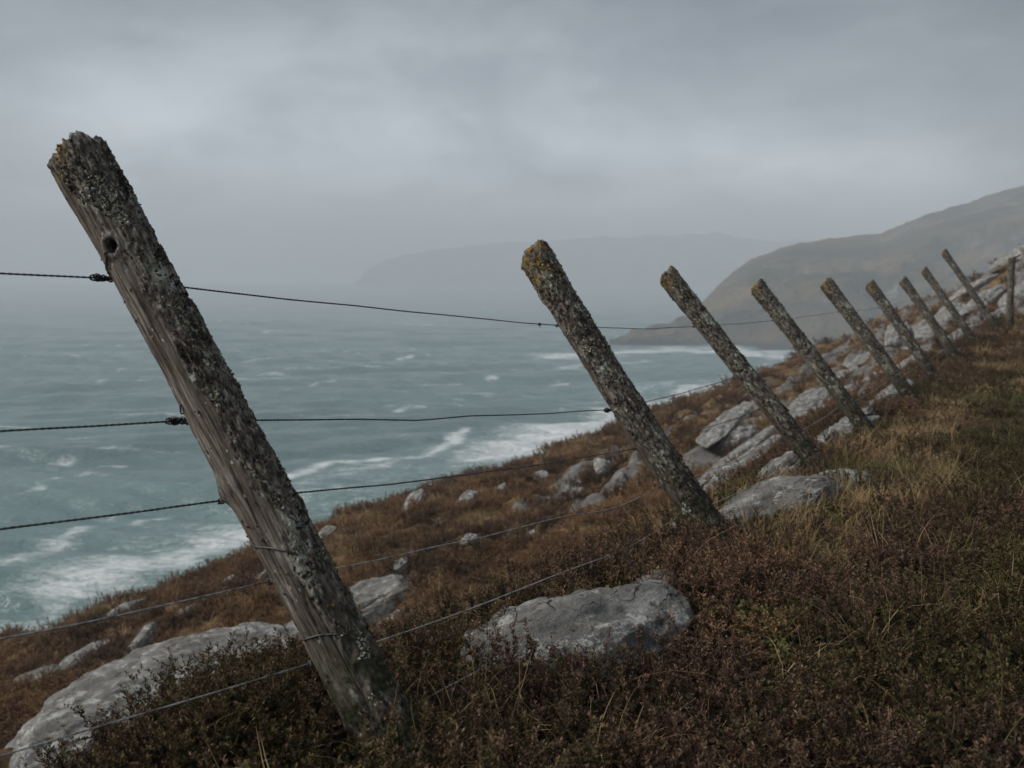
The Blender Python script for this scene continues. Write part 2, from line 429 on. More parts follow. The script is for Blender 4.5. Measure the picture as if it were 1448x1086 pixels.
streak([(415, 672), (470, 655), (530, 648), (590, 645), (640, 628), (658, 606)], 2.3, 1.0, 1)
streak([(700, 640), (760, 622), (820, 606), (880, 590), (960, 572), (1040, 548)], 13, 1.0, 2)
streak([(640, 665), (720, 648), (790, 640)], 4, .62, 12)
streak([(740, 625), (850, 585), (930, 560)], 5, .8, 13)
streak([(785, 505), (850, 500), (905, 497), (960, 494), (1020, 499), (1100, 504)], 12, 1.0, 3)
streak([(930, 486), (985, 485), (1060, 498), (1130, 498)], 9, 1.0, 4)
streak([(800, 520), (860, 514), (910, 512)], 5, .7, 14)
streak([(130, 822), (200, 802), (260, 794), (330, 768)], 8, 1.0, 5)
streak([(90, 760), (150, 740), (230, 722)], 1.6, .8, 15)
streak([(0, 800), (60, 782), (110, 752)], 3, .7, 6)
for i, (a, b, w) in enumerate([((560, 508), (606, 503), 2.6), ((725, 545), (780, 545), 3.2), ((655, 557), (690, 559), 2.2), ((140, 543), (205, 540), 2.4), ((60, 583), (80, 583), 1.3),
        ((100, 582), (130, 581), 1.2), ((158, 577), (190, 577), 1.3), ((85, 625), (130, 622), 1.4), ((140, 652), (175, 652), 1.6), ((50, 655), (95, 648), 1.5), ((45, 487), (90, 485), 4),
        ((690, 537), (700, 537), 1.6), ((605, 610), (640, 610), 1.8), ((560, 580), (600, 578), 1.4), ((735, 423), (770, 422), 7), ((780, 540), (800, 539), 2), ((365, 470), (400, 468), 4), ((430, 545), (470, 540), 2.5), ((590, 545), (650, 540), 2)]):
    streak([a, ((a[0] + b[0]) / 2, (a[1] + b[1]) / 2 - 1), b], w, .80 if i not in (0, 1) else 1.0, 40 + i)
obj('sea', mesh('sea', np.stack([X, Y, Zs], -1).reshape(-1, 3), [grid_faces(len(rs), len(ta))[:, ::-1]], [M_SEA], attrs={'foam': foam.ravel()}), kind='structure')

# ================================================================== headland and distant hills: polar height fields in plain metres
def landform(name, sil, base_d, ridge_d, back_d, x0, x1, seed, cols, rows, cliff, rough, ridge):
    px = np.linspace(x0, x1, cols); a = (px - CX) / FPX
    top = np.interp(px, [s[0] for s in sil], [s[1] for s in sil])
    k = np.hanning(7); k /= k.sum(); top = np.convolve(np.pad(top, 3, mode='edge'), k, 'valid')
    rd = np.interp(px, *zip(*ridge_d)); bd = np.interp(px, *zip(*base_d))
    top = top - ridge * fbm2(px * .03, px * 0 + seed, 4, seed)
    zr = rd * ((HORIZON - top) / FPX) * 1.0
    tt = np.concatenate([np.linspace(0, 1, rows), 1 + np.linspace(0, 1, rows // 3)[1:]])
    A, Tt = np.meshgrid(a, tt, indexing='xy')
    D = np.where(Tt <= 1, bd + (rd - bd) * Tt, rd + (np.minimum(back_d - rd, 8 + 7 * np.maximum(zr - SEA_Z, 0))) * (Tt - 1))
    Xh = A * D; Yh = D
    tc = np.clip(Tt, 0, 1)
    hgt = np.maximum(zr - SEA_Z, 1.0)
    prof = np.where(Tt <= 1, np.maximum(np.minimum(tc / .09, 1) * cliff / hgt, 0) * (1 - tc) + (1 - (1 - tc) ** 1.7) * np.clip(1 - cliff / hgt * (1 - tc), .2, 1), 1 - (Tt - 1) ** 2)
    nz = rough * fbm2(Xh * .012, Yh * .012, 5, seed) * hgt * .35 * np.sin(np.pi * np.clip(Tt, 0, 1)) ** .8
    nz = nz - rough * np.abs(noise2(Xh * .02, Yh * .008, seed + 3)) * hgt * .22 * np.sin(np.pi * np.clip(Tt, 0, 1))
    nz = nz + rough * 2.0 * fbm2(Xh * .08, Yh * .08, 4, seed + 9) * sstep(0, .06, Tt) * (1 - sstep(.8, 1, Tt) * .5)
    Zh = SEA_Z - 1.5 + (hgt + 1.5) * np.clip(prof, 0, 1.02) + nz
    lim = np.where(Tt <= 1, SEA_Z + (zr - SEA_Z) * (D / rd) * 1.0 + (0 - SEA_Z) * (D / rd - 1), 1e9)
    Zh = np.minimum(Zh, np.maximum(lim, SEA_Z + .5))
    Zh = np.maximum(Zh, SEA_Z - 2.5)
    F = grid_faces(len(tt), cols)
    obj(name, mesh(name, np.stack([Xh, Yh, Zh], -1).reshape(-1, 3), [F], [M_HILL]), kind='structure')
landform('headland', [(862, 487), (872, 478), (882, 476), (895, 464), (912, 466), (930, 459), (948, 456), (958, 450), (975, 446), (990, 432), (1003, 417), (1040, 380), (1070, 363), (1100, 351), (1150, 341), (1195, 335), (1240, 331), (1300, 306), (1360, 288), (1400, 274), (1448, 262), (1560, 246), (1700, 262)],
         [(865, 398), (960, 405), (1060, 385), (1200, 372), (1700, 360)], [(865, 418), (955, 440), (1040, 540), (1240, 640), (1448, 700), (1700, 760)], 980, 862, 1700, 21, 900, 220, 4.0, 1.15, 1.0)
landform('distant_hills', [(505, 400), (517, 386), (528, 376), (545, 367), (600, 356), (660, 349), (700, 344), (760, 341), (830, 338), (900, 335), (960, 332), (1010, 331), (1050, 338), (1100, 342), (1200, 338), (1400, 350), (1700, 360)],
         [(505, 2150), (1700, 2050)], [(505, 2210), (1000, 2420), (1700, 2420)], 2700, 503, 1700, 33, 500, 60, 12.0, .5, 3.0)

# ================================================================== fence posts
POSTS = [  # top pixel, base pixel, depth, radius, wire heights (0 top .. 1 ground), label
 ((102, 207), (560, 1062), 1.81, .0545, (.215, .46, .588, .72, .845, .955), 'thickest leaning post, nearest of the fence, with a knot hole and bare grey wood'),
 ((754, 350), (1012, 768), 3.76, .0590, (.235, .53, .66, .79, .885, .97), 'second leaning post from the near end, orange lichen patch down its broad top'),
 ((941, 383), (1161, 668), 5.36, .0510, (.25, .51, .67, .81, .905, .99), 'leaning lichen-crusted post standing right above the pale flat slab in the grass'),
 ((1068, 399), (1226, 612), 7.02, .0525, (.225, .51, .67, .81, .90, .98), 'fourth leaning grey post of the fence, the last to carry a clearly visible second wire'),
 ((1165, 396), (1290, 568), 8.83, .0560, (.23, .50, .66, .80, .90, .98), 'fifth leaning post, small yellow lichen cap, its top outlined against the foot of the headland'),
 ((1227, 399), (1326, 541), 10.83, .0545, (.23, .50, .66, .80, .90, .98), 'sixth leaning post, its mid height in front of a rounded boulder on the bank'),
 ((1274, 394), (1358, 513), 12.85, .0520, (.23, .50, .66, .80, .90, .98), 'seventh leaning post, its top level with the rim of the rocky bank'),
 ((1304, 380), (1382, 487), 14.87, .0500, (.23, .50, .66, .80, .90, .98), 'slim eighth leaning post, rising just over the rim of the rocky bank'),
 ((1333, 354), (1416, 472), 16.99, .0500, (.25, .50, .66, .80, .90, .98), 'longest of the far leaning posts, its top high against the misty headland'),
 ((1431, 362), (1428, 467), 19.29, .0600, (.25, .50, .66, .80, .90, .98), 'only upright post, at the far end of the fence'),
]
POST_GROUP = 'wooden posts of the wire fence'

def post_mesh(R, L, bury, seed, na, nz, hero, bare):
    zz = np.linspace(-bury, L, nz); ph = np.linspace(0, 2 * np.pi, na, endpoint=False)
    Zg, Pg = np.meshgrid(zz, ph, indexing='ij')
    cx, cy = np.cos(Pg), np.sin(Pg); t = 1 - Zg / L                     # t: 0 top, 1 ground
    if hero:                                                             # bend: slight sweep of the stem
        bx = .003 * np.sin(np.clip(t, 0, 1.3) * 3.6) ; by = .006 * np.sin(t * 2.2)
    else:
        bx = (.016 if seed == 10 else .008) * np.sin(t * 3.0 + seed); by = .006 * np.cos(t * 2.3 + seed)
    thr = (.22 if hero else -.30) + .50 * np.clip(t, 0, 1) - (1.0 if hero else 1.1) * (1 - sstep(.02, .16 if hero else .24, t)) - (0 if bare else .45)
    b = sstep(-.22, .30, np.cos(Pg + .35) + .85 * fbm3(cx * 1.9, cy * 1.9, Zg * 9, 4, seed, .6) - thr)
    if hero: b = b * (1 - .6 * sstep(.82, .9, t)) + .6 * sstep(.84, .94, t)
    low = fbm3(cx * .9, cy * .9, Zg * 2.2 + seed, 3, seed + 1)
    grain = fbm3(cx * R * 260, cy * R * 260, Zg * 9, 4, seed + 2, .6)
    crust = fbm3(cx * R * 95, cy * R * 95, Zg * 26, 5, seed + 3, .62)
    crack = sstep(.05, .0, np.abs(noise3(cx * 3.2, cy * 3.2, Zg * 1.6 + seed, seed + 4)))
    r = R * (1 + .02 * np.clip(t, 0, 1.2) + .10 * (1 - sstep(0, .22, t))) * (1 + .11 * low) + b * (.0032 + .0090 * crust) + (1 - b) * (.0034 * grain - .0060 * crack)
    hole = np.zeros_like(r)
    if hero:
        r = r + .010 * np.exp(-((t - .585) / .018) ** 2) * np.clip(-cx, 0, 1) ** 2      # bump on the seaward edge
        kp, kz = math.atan2(-.90, -.30), L * (1 - .195)
        dd = np.hypot((np.angle(np.exp(1j * (Pg - kp)))) * R, (Zg - kz) * .75)
        hole = sstep(.0125, .0085, dd); r = r - .016 * hole + .005 * np.exp(-((dd - .016) / .006) ** 2)
    endw = sstep(L - .016, L, Zg); r = r * (1 - .10 * endw ** 2)
    V = np.stack([bx + r * cx, by + r * cy, Zg], -1)
    # broken upper edge
    cut = .016 * cx - .010 * cy + .022 * noise3(cx * 1.3, cy * 1.3, seed * .7, seed + 6)
    if hero: cut = cut - .030 * np.exp(-((np.angle(np.exp(1j * (Pg + .55)))) / .30) ** 2)
    V[..., 2] += (cut - .024 + .006 * crust) * sstep(L - .20, L, Zg)
    rings = []
    last = V[-1]
    cen = last.mean(0)
    for k, f in enumerate((.86, .66, .42, .18, .02)):
        q = cen + (last - cen) * f; q[:, 2] += .006 * (1 - f) + .007 * fbm3(q[:, 0] * 45, q[:, 1] * 45, seed, 4, seed + 8)
        rings.append(q)
    Vf = np.concatenate([V.reshape(-1, 3)] + rings)
    F = grid_faces(nz + 5, na, True)
    e = 5 * na
    at = lambda a, v: np.concatenate([a.ravel(), np.full(e, v)])
    tw = (.04, .14, .09, .06, .09, .10, .04, .03, .02, .01)[(seed - 3) // 7]
    top = 1 - sstep(.0, tw, t + .06 * cx)
    foot = sstep(.76, .93, t) * .9
    me = mesh('fence_post', Vf, [F], [M_WOOD], attrs={'bark': at(b, 1.0), 'top': at(top * (1 if not hero else .55), .9), 'foot': at(foot, 0.0), 'damp': at(sstep(.45, .9, t) * (.35 if hero else .7), 0.0), 'hole': at(hole, 0)})
    return me, V, b, t, Pg

def flakes(V, b, t, seed, n, smin, smax, hero):
    g = np.random.default_rng(seed)
    nz, na = b.shape
    w = (b ** 1.5 * (.25 + 1.3 * sstep(-.1, .5, fbm3(V[..., 0] * 14, V[..., 1] * 14, V[..., 2] * 9, 3, seed))) + .02) * (t < 1.02)
    w = w * sstep(-.12, .35, fbm3(V[..., 0] * 30, V[..., 1] * 30, V[..., 2] * 14, 3, seed + 31) + .12) + 1e-9
    phi = np.broadcast_to(np.linspace(0, 2 * np.pi, na, endpoint=False)[None], b.shape)
    spots = [(-78, .125, .024, .065), (-66, .165, .013, .030), (-52, .34, .012, .050), (-48, .41, .009, .018), (-70, .47, .007, .016), (-60, .64, .012, .02), (-40, .86, .014, .03), (-75, .93, .010, .02), (-118, .045, .016, .022)] if hero else \
            [(g.uniform(-170, 10), g.uniform(.03, .95), g.uniform(.008, .018), g.uniform(.012, .05)) for _ in range(9)]
    pale = np.zeros_like(b)
    for (pd, tt_, sa, sz_) in spots:
        da = np.angle(np.exp(1j * (phi - math.radians(pd)))) * np.hypot(V[..., 0], V[..., 1]); dz_ = (t - tt_) * V[-1, 0, 2]
        rg = np.hypot(da / sa, dz_ / sz_) + .9 * fbm3(V[..., 0] * 45, V[..., 1] * 45, V[..., 2] * 30, 3, seed + 41)
        pale = np.maximum(pale, sstep(1.05, .75, rg))
    w = w + pale * np.percentile(w, 97) * 2.2
    w[0] = 0; w[-1] = 0
    idx = g.choice(nz * na, n, p=(w / w.sum()).ravel())
    i, j = idx // na, idx % na; i = np.clip(i, 1, nz - 2)
    P = V[i, j] + 0
    du = V[i, (j + 1) % na] - V[i, j - 1]; dv = V[i + 1, j] - V[i - 1, j]
    N = np.cross(du, dv); N /= np.linalg.norm(N, axis=1)[:, None] + 1e-12
    A = np.stack([-N[:, 1], N[:, 0], 0 * N[:, 0]], 1); A /= np.linalg.norm(A, axis=1)[:, None] + 1e-9
    B = np.cross(N, A)
    rot = g.uniform(0, 2 * np.pi, n); s = smin + (smax - smin) * g.random(n) ** 2.2
    A, B = A * np.cos(rot)[:, None] + B * np.sin(rot)[:, None], -A * np.sin(rot)[:, None] + B * np.cos(rot)[:, None]
    tilt = g.uniform(0, .8, n)
    K = 6; verts = [P + N * (s * .25)[:, None]]
    for k in range(K):
        a = 2 * np.pi * k / K; rad = s * g.uniform(.6, 1.15, n) * 1.0
        off = A * (rad * math.cos(a) * 1.25)[:, None] + B * (rad * math.sin(a) * .8)[:, None]
        lift = s * (.10 + .45 * g.random(n)) + tilt * s * math.cos(a)
        verts.append(P + off + N * lift[:, None])
    VV = np.stack(verts, 1).reshape(-1, 3); base = np.arange(n)[:, None] * (K + 1)
    F = np.concatenate([np.concatenate([base, base + 1 + k, base + 1 + (k + 1) % K], 1) for k in range(K)])
    pat = fbm3(P[:, 0] * 22, P[:, 1] * 22, P[:, 2] * 11, 3, seed + 5)
    tint = np.clip(.30 + .50 * pat + g.normal(0, .16, n), 0, .90)
    tint = np.where(g.random(n) < pale[i, j] * .92, g.uniform(.66, .84, n), tint)
    tint = np.where(tint > .6, np.where(g.random(n) < .68, tint, tint * .55), tint)
    yel = (g.random(n) < (.80 if not hero else .25) * (1 - sstep(.02, (.03, .14, .10, .06, .10, .11, .04, .03, .02, .01)[(seed - 100) % 10] + .03, t[i, j])) * sstep(-.05, .2, pat + .1)) | (g.random(n) < .012)
    tint = np.where(yel, g.uniform(.93, 1, n), tint)
    return mesh('lichen_crust', VV, [F], [M_FLAKE], smooth=False, attrs={'tint': np.repeat(tint, K + 1)})

def tube(path, r, sides=6, closed=False):
    path = np.asarray(path, float); n = len(path)
    T = np.gradient(path, axis=0); T /= np.linalg.norm(T, axis=1)[:, None] + 1e-12
    up = np.array([0.13, .31, .94]); A = np.cross(T, up); A /= np.linalg.norm(A, axis=1)[:, None] + 1e-12; B = np.cross(T, A)
    ph = np.linspace(0, 2 * np.pi, sides, endpoint=False)
    r = np.broadcast_to(np.asarray(r, float), (n,))
    V = path[:, None] + r[:, None, None] * (A[:, None] * np.cos(ph)[None, :, None] + B[:, None] * np.sin(ph)[None, :, None])
    F = grid_faces(n, sides, True)
    if not closed:
        V = np.concatenate([V.reshape(-1, 3), path[:1], path[-1:]]); q = n * sides; k = np.arange(sides)
        return V, F, np.concatenate([np.stack([np.full(sides, q), (k + 1) % sides, k], 1), np.stack([np.full(sides, q + 1), (n - 1) * sides + k, (n - 1) * sides + (k + 1) % sides], 1)])
    return V.reshape(-1, 3), F, np.zeros((0, 3), int)
def tubes(name, parts, mat):
    VS, Q, Tt, o = [], [], [], 0
    for V, F, C in parts:
        VS.append(V); Q.append(F + o); Tt.append(C + o); o += len(V)
    return mesh(name, np.concatenate(VS), [np.concatenate(Q), np.concatenate(Tt)], [mat])

# a staple: two legs driven in and a bridge standing off the wood
a = np.linspace(0, np.pi, 13)
ST = np.stack([np.concatenate([[-.026], -.012 + .012 * np.sin(a), [-.026]]), np.zeros(15), np.concatenate([[.009], .009 * np.cos(a), [-.009]])], -1)
STAPLE = tubes('staple', [tube(ST, .0021, 6), tube(np.stack([.004 + .004 * np.cos(np.linspace(0, 12, 30)), np.linspace(-.011, .011, 30), .005 * np.sin(np.linspace(0, 12, 30))], -1), .0017, 5)], M_WIRE)

ATT = []          # wire attachment points, [post][wire]
AX = []
for i, (tp, bp, dep, R, ts, label) in enumerate(POSTS):
    rb = ray(*bp); base = rb / (_c * rb[1] - _s * rb[2]) * dep if False else rb * dep
    rt = ray(*tp)
    A3 = np.array([[EV[0], 0, -rt[0]], [EV[1], 0, -rt[1]], [0, 1, -rt[2]]])
    al, hh, kk = np.linalg.solve(A3, -base)
    axis = np.array([EV[0] * al, EV[1] * al, hh]); L = np.linalg.norm(axis); axis /= L
    away = np.array([base[0], base[1], base[2] * .3]); away /= np.linalg.norm(away)
    ay = away - axis * (away @ axis); ay /= np.linalg.norm(ay); ax = np.cross(ay, axis)
    if i == 0: res = (200, 620)
    elif i == 1: res = (130, 420)
    elif i == 2: res = (100, 320)
    else: res = (64, 180)
    me, V, b, t, Pg = post_mesh(R, L, .30, i * 7 + 3, *res, i == 0, i in (0,))
    M = Matrix(((ax[0], ay[0], axis[0], base[0]), (ax[1], ay[1], axis[1], base[1]), (ax[2], ay[2], axis[2], base[2]), (0, 0, 0, 1)))
    po = obj('fence_post', me, label=label, cat='fence post', group=POST_GROUP); po.matrix_world = M
    nfl, lo, hi = [(6000, .0012, .0044), (3400, .0022, .0070), (2200, .003, .0075)][i] if i < 3 else (1000, .004, .009)
    obj('lichen_crust', flakes(V, b, t, 100 + i, nfl, lo, hi, i == 0), parent=po)
    AX.append((base, axis, ax, ay, L, R, V, t, Pg))
    row = []
    nz, na = b.shape
    for w, tw in enumerate(ts):
        phi = math.radians(168)                                         # seaward edge, a little round the back
        iz = int(np.argmin(np.abs(t[:, 0] - tw))); ia = int(round(phi / (2 * np.pi) * na)) % na
        q = V[iz, ia]; nrm = np.array([math.cos(phi), math.sin(phi), 0])
        loc = q + nrm * .007
        row.append(base + ax * loc[0] + ay * loc[1] + axis * loc[2])
        s = obj('staple', STAPLE, parent=po)
        s.matrix_local = Matrix(((nrm[0], -nrm[1], 0, q[0] + nrm[0] * .006), (nrm[1], nrm[0], 0, q[1] + nrm[1] * .006), (0, 0, 1, q[2]), (0, 0, 0, 1)))
    ATT.append(row)
    if i == 0:                                                          # wire ties bound round the near post
        def hug(p0, p1, t0, t1, off, n=40, wob=0):
            out = []
            for f in np.linspace(0, 1, n):
                p = math.radians(p0 + (p1 - p0) * f) % (2 * np.pi); tt = t0 + (t1 - t0) * f + wob * math.sin(f * 7)
                iz = int(np.argmin(np.abs(t[:, 0] - tt))); ja = p / (2 * np.pi) * na; j0 = int(ja) % na; j1 = (j0 + 1) % na; ff = ja - int(ja)
                q = V[iz, j0] * (1 - ff) + V[iz, j1] * ff
                nrm = np.array([math.cos(p), math.sin(p), 0]); out.append(q + nrm * off)
            return np.array(out)
        for (p0, p1, t0, t1) in ((165, 290, .648, .715), (165, 300, .80, .838)):
            pth = hug(p0, p1, t0, t1, .0016, 60, .003)
            for ax_ in range(3): pth[:, ax_] = np.convolve(np.pad(pth[:, ax_], 4, mode='edge'), np.ones(9) / 9, 'valid')
            obj('tie_wire', tubes('tie_wire', [tube(pth, .0016, 6)], M_WIRE), parent=po)
        pth = hug(178, 262, .213, .192, .002, 30)
        pth = np.concatenate([pth, pth[-1:] + np.array([[.004, -.004, .001], [.010, -.002, .003], [.016, .0, .004]])])
        obj('tie_wire', tubes('tie_wire', [tube(pth, .0016, 6), tube(hug(178, 236, .222, .204, .003, 24), .0015, 6)], M_WIRE), parent=po)
        pth = hug(178, 215, .452, .447, .004, 20)
        obj('tie_wire', tubes('tie_wire', [tube(pth, .0016, 6)], M_WIRE), parent=po)

# ================================================================== wires
YL = (385, 608, 748, 900, 1060, 1168)
WLAB = ['topmost fence wire, strung just below the post tops across the sky and sea',
        'second fence wire from the top, knotted at the near post, crossing the grey-green sea',
        'third fence wire from the top, skimming the shoreline edge of the hillside',
        'fourth fence wire from the top, pale and smooth over the brown heath',
        'fifth fence wire from the top, low over the heather between the first two posts',
        'lowest fence wire, almost in the heather, passing the near boulder']
SAG = (.006, .010, .012, .020, .030, .020)
for w in range(6):
    pts = []
    p1 = ATT[0][w]; r0 = ray(0, YL[w])
    # the wire runs on past the frame: direction in plan turns a little towards the camera
    d0 = (.70 * p1[1] - p1[0]) / (.70 * r0[1] - r0[0])
    q = r0 * d0; dirv = (q - p1) / np.linalg.norm(q - p1)
    knots = [p1 + dirv * (np.linalg.norm(q - p1) + 1.0)] + [ATT[i][w] for i in range(len(POSTS))]
    g = np.random.default_rng(300 + w)
    for k in range(len(knots) - 1):
        A, B = knots[k], knots[k + 1]; n = max(8, int(np.linalg.norm(B - A) / .05)); f = np.linspace(0, 1, n, endpoint=False)
        sag = SAG[w] * (0.3 if k == 0 else 1.0 + (.8 if (k == 2 and w == 0) else 0))
        P = A + (B - A) * f[:, None]; P[:, 2] -= 4 * sag * f * (1 - f)
        kink = np.sin(f * np.pi)
        P[:, 2] += kink * .0022 * np.interp(f, np.linspace(0, 1, 9), g.normal(0, 1, 9))
        if w in (3, 4) and k == 1:                                   # a bend near the second post
            P[:, 2] -= .020 * np.exp(-((f - .78) / .16) ** 2) * (1 if w == 3 else .8)
        pts.append(P)
    path = np.concatenate(pts + [knots[-1:][0][None]])
    # resample evenly, fine near the camera
    seg = np.r_[0, np.cumsum(np.linalg.norm(np.diff(path, axis=0), axis=1))]
    near = np.arange(0, min(5.5, seg[-1]), .0042); s_ = np.r_[near, np.arange(near[-1] + .02, seg[-1], .03)]
    C = np.stack([np.interp(s_, seg, path[:, k]) for k in range(3)], -1)
    T = np.gradient(C, axis=0); T /= np.linalg.norm(T, axis=1)[:, None]
    Aa = np.cross(T, [0, 0, 1.0]); Aa /= np.linalg.norm(Aa, axis=1)[:, None]; Bb = np.cross(Aa, T)
    rw = .00150 if w < 3 else .00125; ang = 2 * np.pi * s_ / (.027 if w != 3 else .05)
    amp = np.where(s_ < near[-1], rw * .52, rw * .3)
    parts = []
    for sgn in (0, math.pi):
        parts.append(tube(C + amp[:, None] * (Aa * np.cos(ang + sgn)[:, None] + Bb * np.sin(ang + sgn)[:, None]), rw, 5))
    wo = obj('fence_wire', tubes('fence_wire', parts, M_WIRE if w < 3 else M_PALE), label=WLAB[w], cat='wire', group='strands of the wire fence')
    def coil(c, d, n, rad, length, wr, seed):
        f = np.linspace(0, 1, n * 14); e1 = np.cross(d, [0, 0, 1.0]); e1 /= np.linalg.norm(e1); e2 = np.cross(e1, d)
        gg = np.random.default_rng(seed); rr_ = rad * (1 + .35 * np.interp(f, np.linspace(0, 1, 9), gg.normal(0, 1, 9)))
        return np.asarray(c) + d * ((f - .5) * length)[:, None] + rr_[:, None] * (e1 * np.cos(f * n * 6.283)[:, None] + e2 * np.sin(f * n * 6.283)[:, None])
    if w in (0, 1):
        d = dirv
        c = p1 + d * .020
        parts = [tube(coil(c, d, 5, .0048, .026, .0018, 5 + w), .0019, 6), tube(coil(c + d * .012, -d, 3, .0062, .012, .0018, 9 + w), .0018, 6)]
        lp = np.linspace(0, 2 * np.pi, 26); e1 = np.array([0, 0, 1.0])
        parts.append(tube(c + d * .018 + (d * (.010 * np.cos(lp))[:, None] + e1 * (.0055 * np.sin(lp))[:, None]), .0018, 6))
        obj('wire_knot', tubes('wire_knot', parts, M_WIRE), parent=wo)
    if w == 1:
        d = (ATT[0][w] - ATT[1][w]); d /= np.linalg.norm(d); c = ATT[1][w] + d * .052 - np.array([0, 0, .002])
        obj('wire_knot', tubes('wire_knot', [tube(coil(c, d, 5, .0062, .022, .002, 21), .0024, 6), tube(coil(c - d * .034, d, 6, .0036, .05, .0016, 23), .0018, 6)], M_WIRE), parent=wo)
    if w == 0:
        d = (ATT[0][w] - ATT[1][w]); d /= np.linalg.norm(d); c = ATT[1][w] + d * .165 - np.array([0, 0, .003])
        obj('wire_knot', tubes('wire_knot', [tube(coil(c, d, 3, .0035, .010, .0016, 31), .0018, 6), tube(np.array([c, c + [0, 0, -.008], c + [.002, 0, -.014]]), .0013, 5)], M_WIRE), parent=wo)

# ================================================================== rocks
def ico(sub):
    import bmesh
    bm_ = bmesh.new(); bmesh.ops.create_icosphere(bm_, subdivisions=sub, radius=1)
    V = np.array([v.co[:] for v in bm_.verts]); F = np.array([[v.index for v in f.verts] for f in bm_.faces]); bm_.free(); return V, F
_ICO = {}
def rock_mesh(lx, wy, hz, seed, sub, strat=1.0, nb=9):
    if sub not in _ICO: _ICO[sub] = ico(sub)
    V, F = _ICO[sub]; V = V.copy(); g = np.random.default_rng(seed)
    V = np.sign(V) * np.abs(V) ** .82
    V[:, 0] += .18 * V[:, 1] * g.normal() ; V = V + .22 * np.stack([fbm3(V[:, 0] * .9, V[:, 1] * .9, V[:, 2] * .9, 2, seed + k) for k in range(3)], -1)
    for _ in range(nb):                                                # flat breaks
        n = g.normal(size=3) * np.array([.8, 1.0, 1.1]); n[2] = abs(n[2]); n /= np.linalg.norm(n); d = g.uniform(.70, .95)
        k = V @ n - d; V = V - n * (np.clip(k, 0, None) * .95)[:, None]
    V = V / np.abs(V).max(0) * np.array([lx, wy, hz]) * .5
    m = min(lx, wy)
    N = V / (np.array([lx, wy, hz]) ** 2); N /= np.linalg.norm(N, axis=1)[:, None] + 1e-9
    dsp = .014 * m * fbm3(V[:, 0] * 9 / m, V[:, 1] * 14 / m, V[:, 2] * 14 / m, 4, seed + 17, .6) + .035 * m * fbm3(V[:, 0] * 3 / m, V[:, 1] * 3 / m, V[:, 2] * 3 / m, 5, seed + 7, .58)
    rib = fbm3(V[:, 0] * 1.2 / m, V[:, 1] * 6 / m, V[:, 2] * 9 / m, 3, seed + 11)
    dsp = dsp + strat * .045 * m * (sstep(-.16, .02, rib) - 1) - .016 * m * sstep(.05, 0, np.abs(noise3(V[:, 0] * 2.2 / m, V[:, 1] * 2.2 / m, V[:, 2] * 2.2 / m, seed + 13)))
    return mesh('rock', V + N * dsp[:, None], [F], [M_ROCK])
SLAB, HEATHROCK, BANK, NEARROCK = 'slabs of the long outcrop behind the near post', 'rocks scattered over the brown heath', 'bedrock slabs on the bank behind the fence', 'rocks beside the fence line'
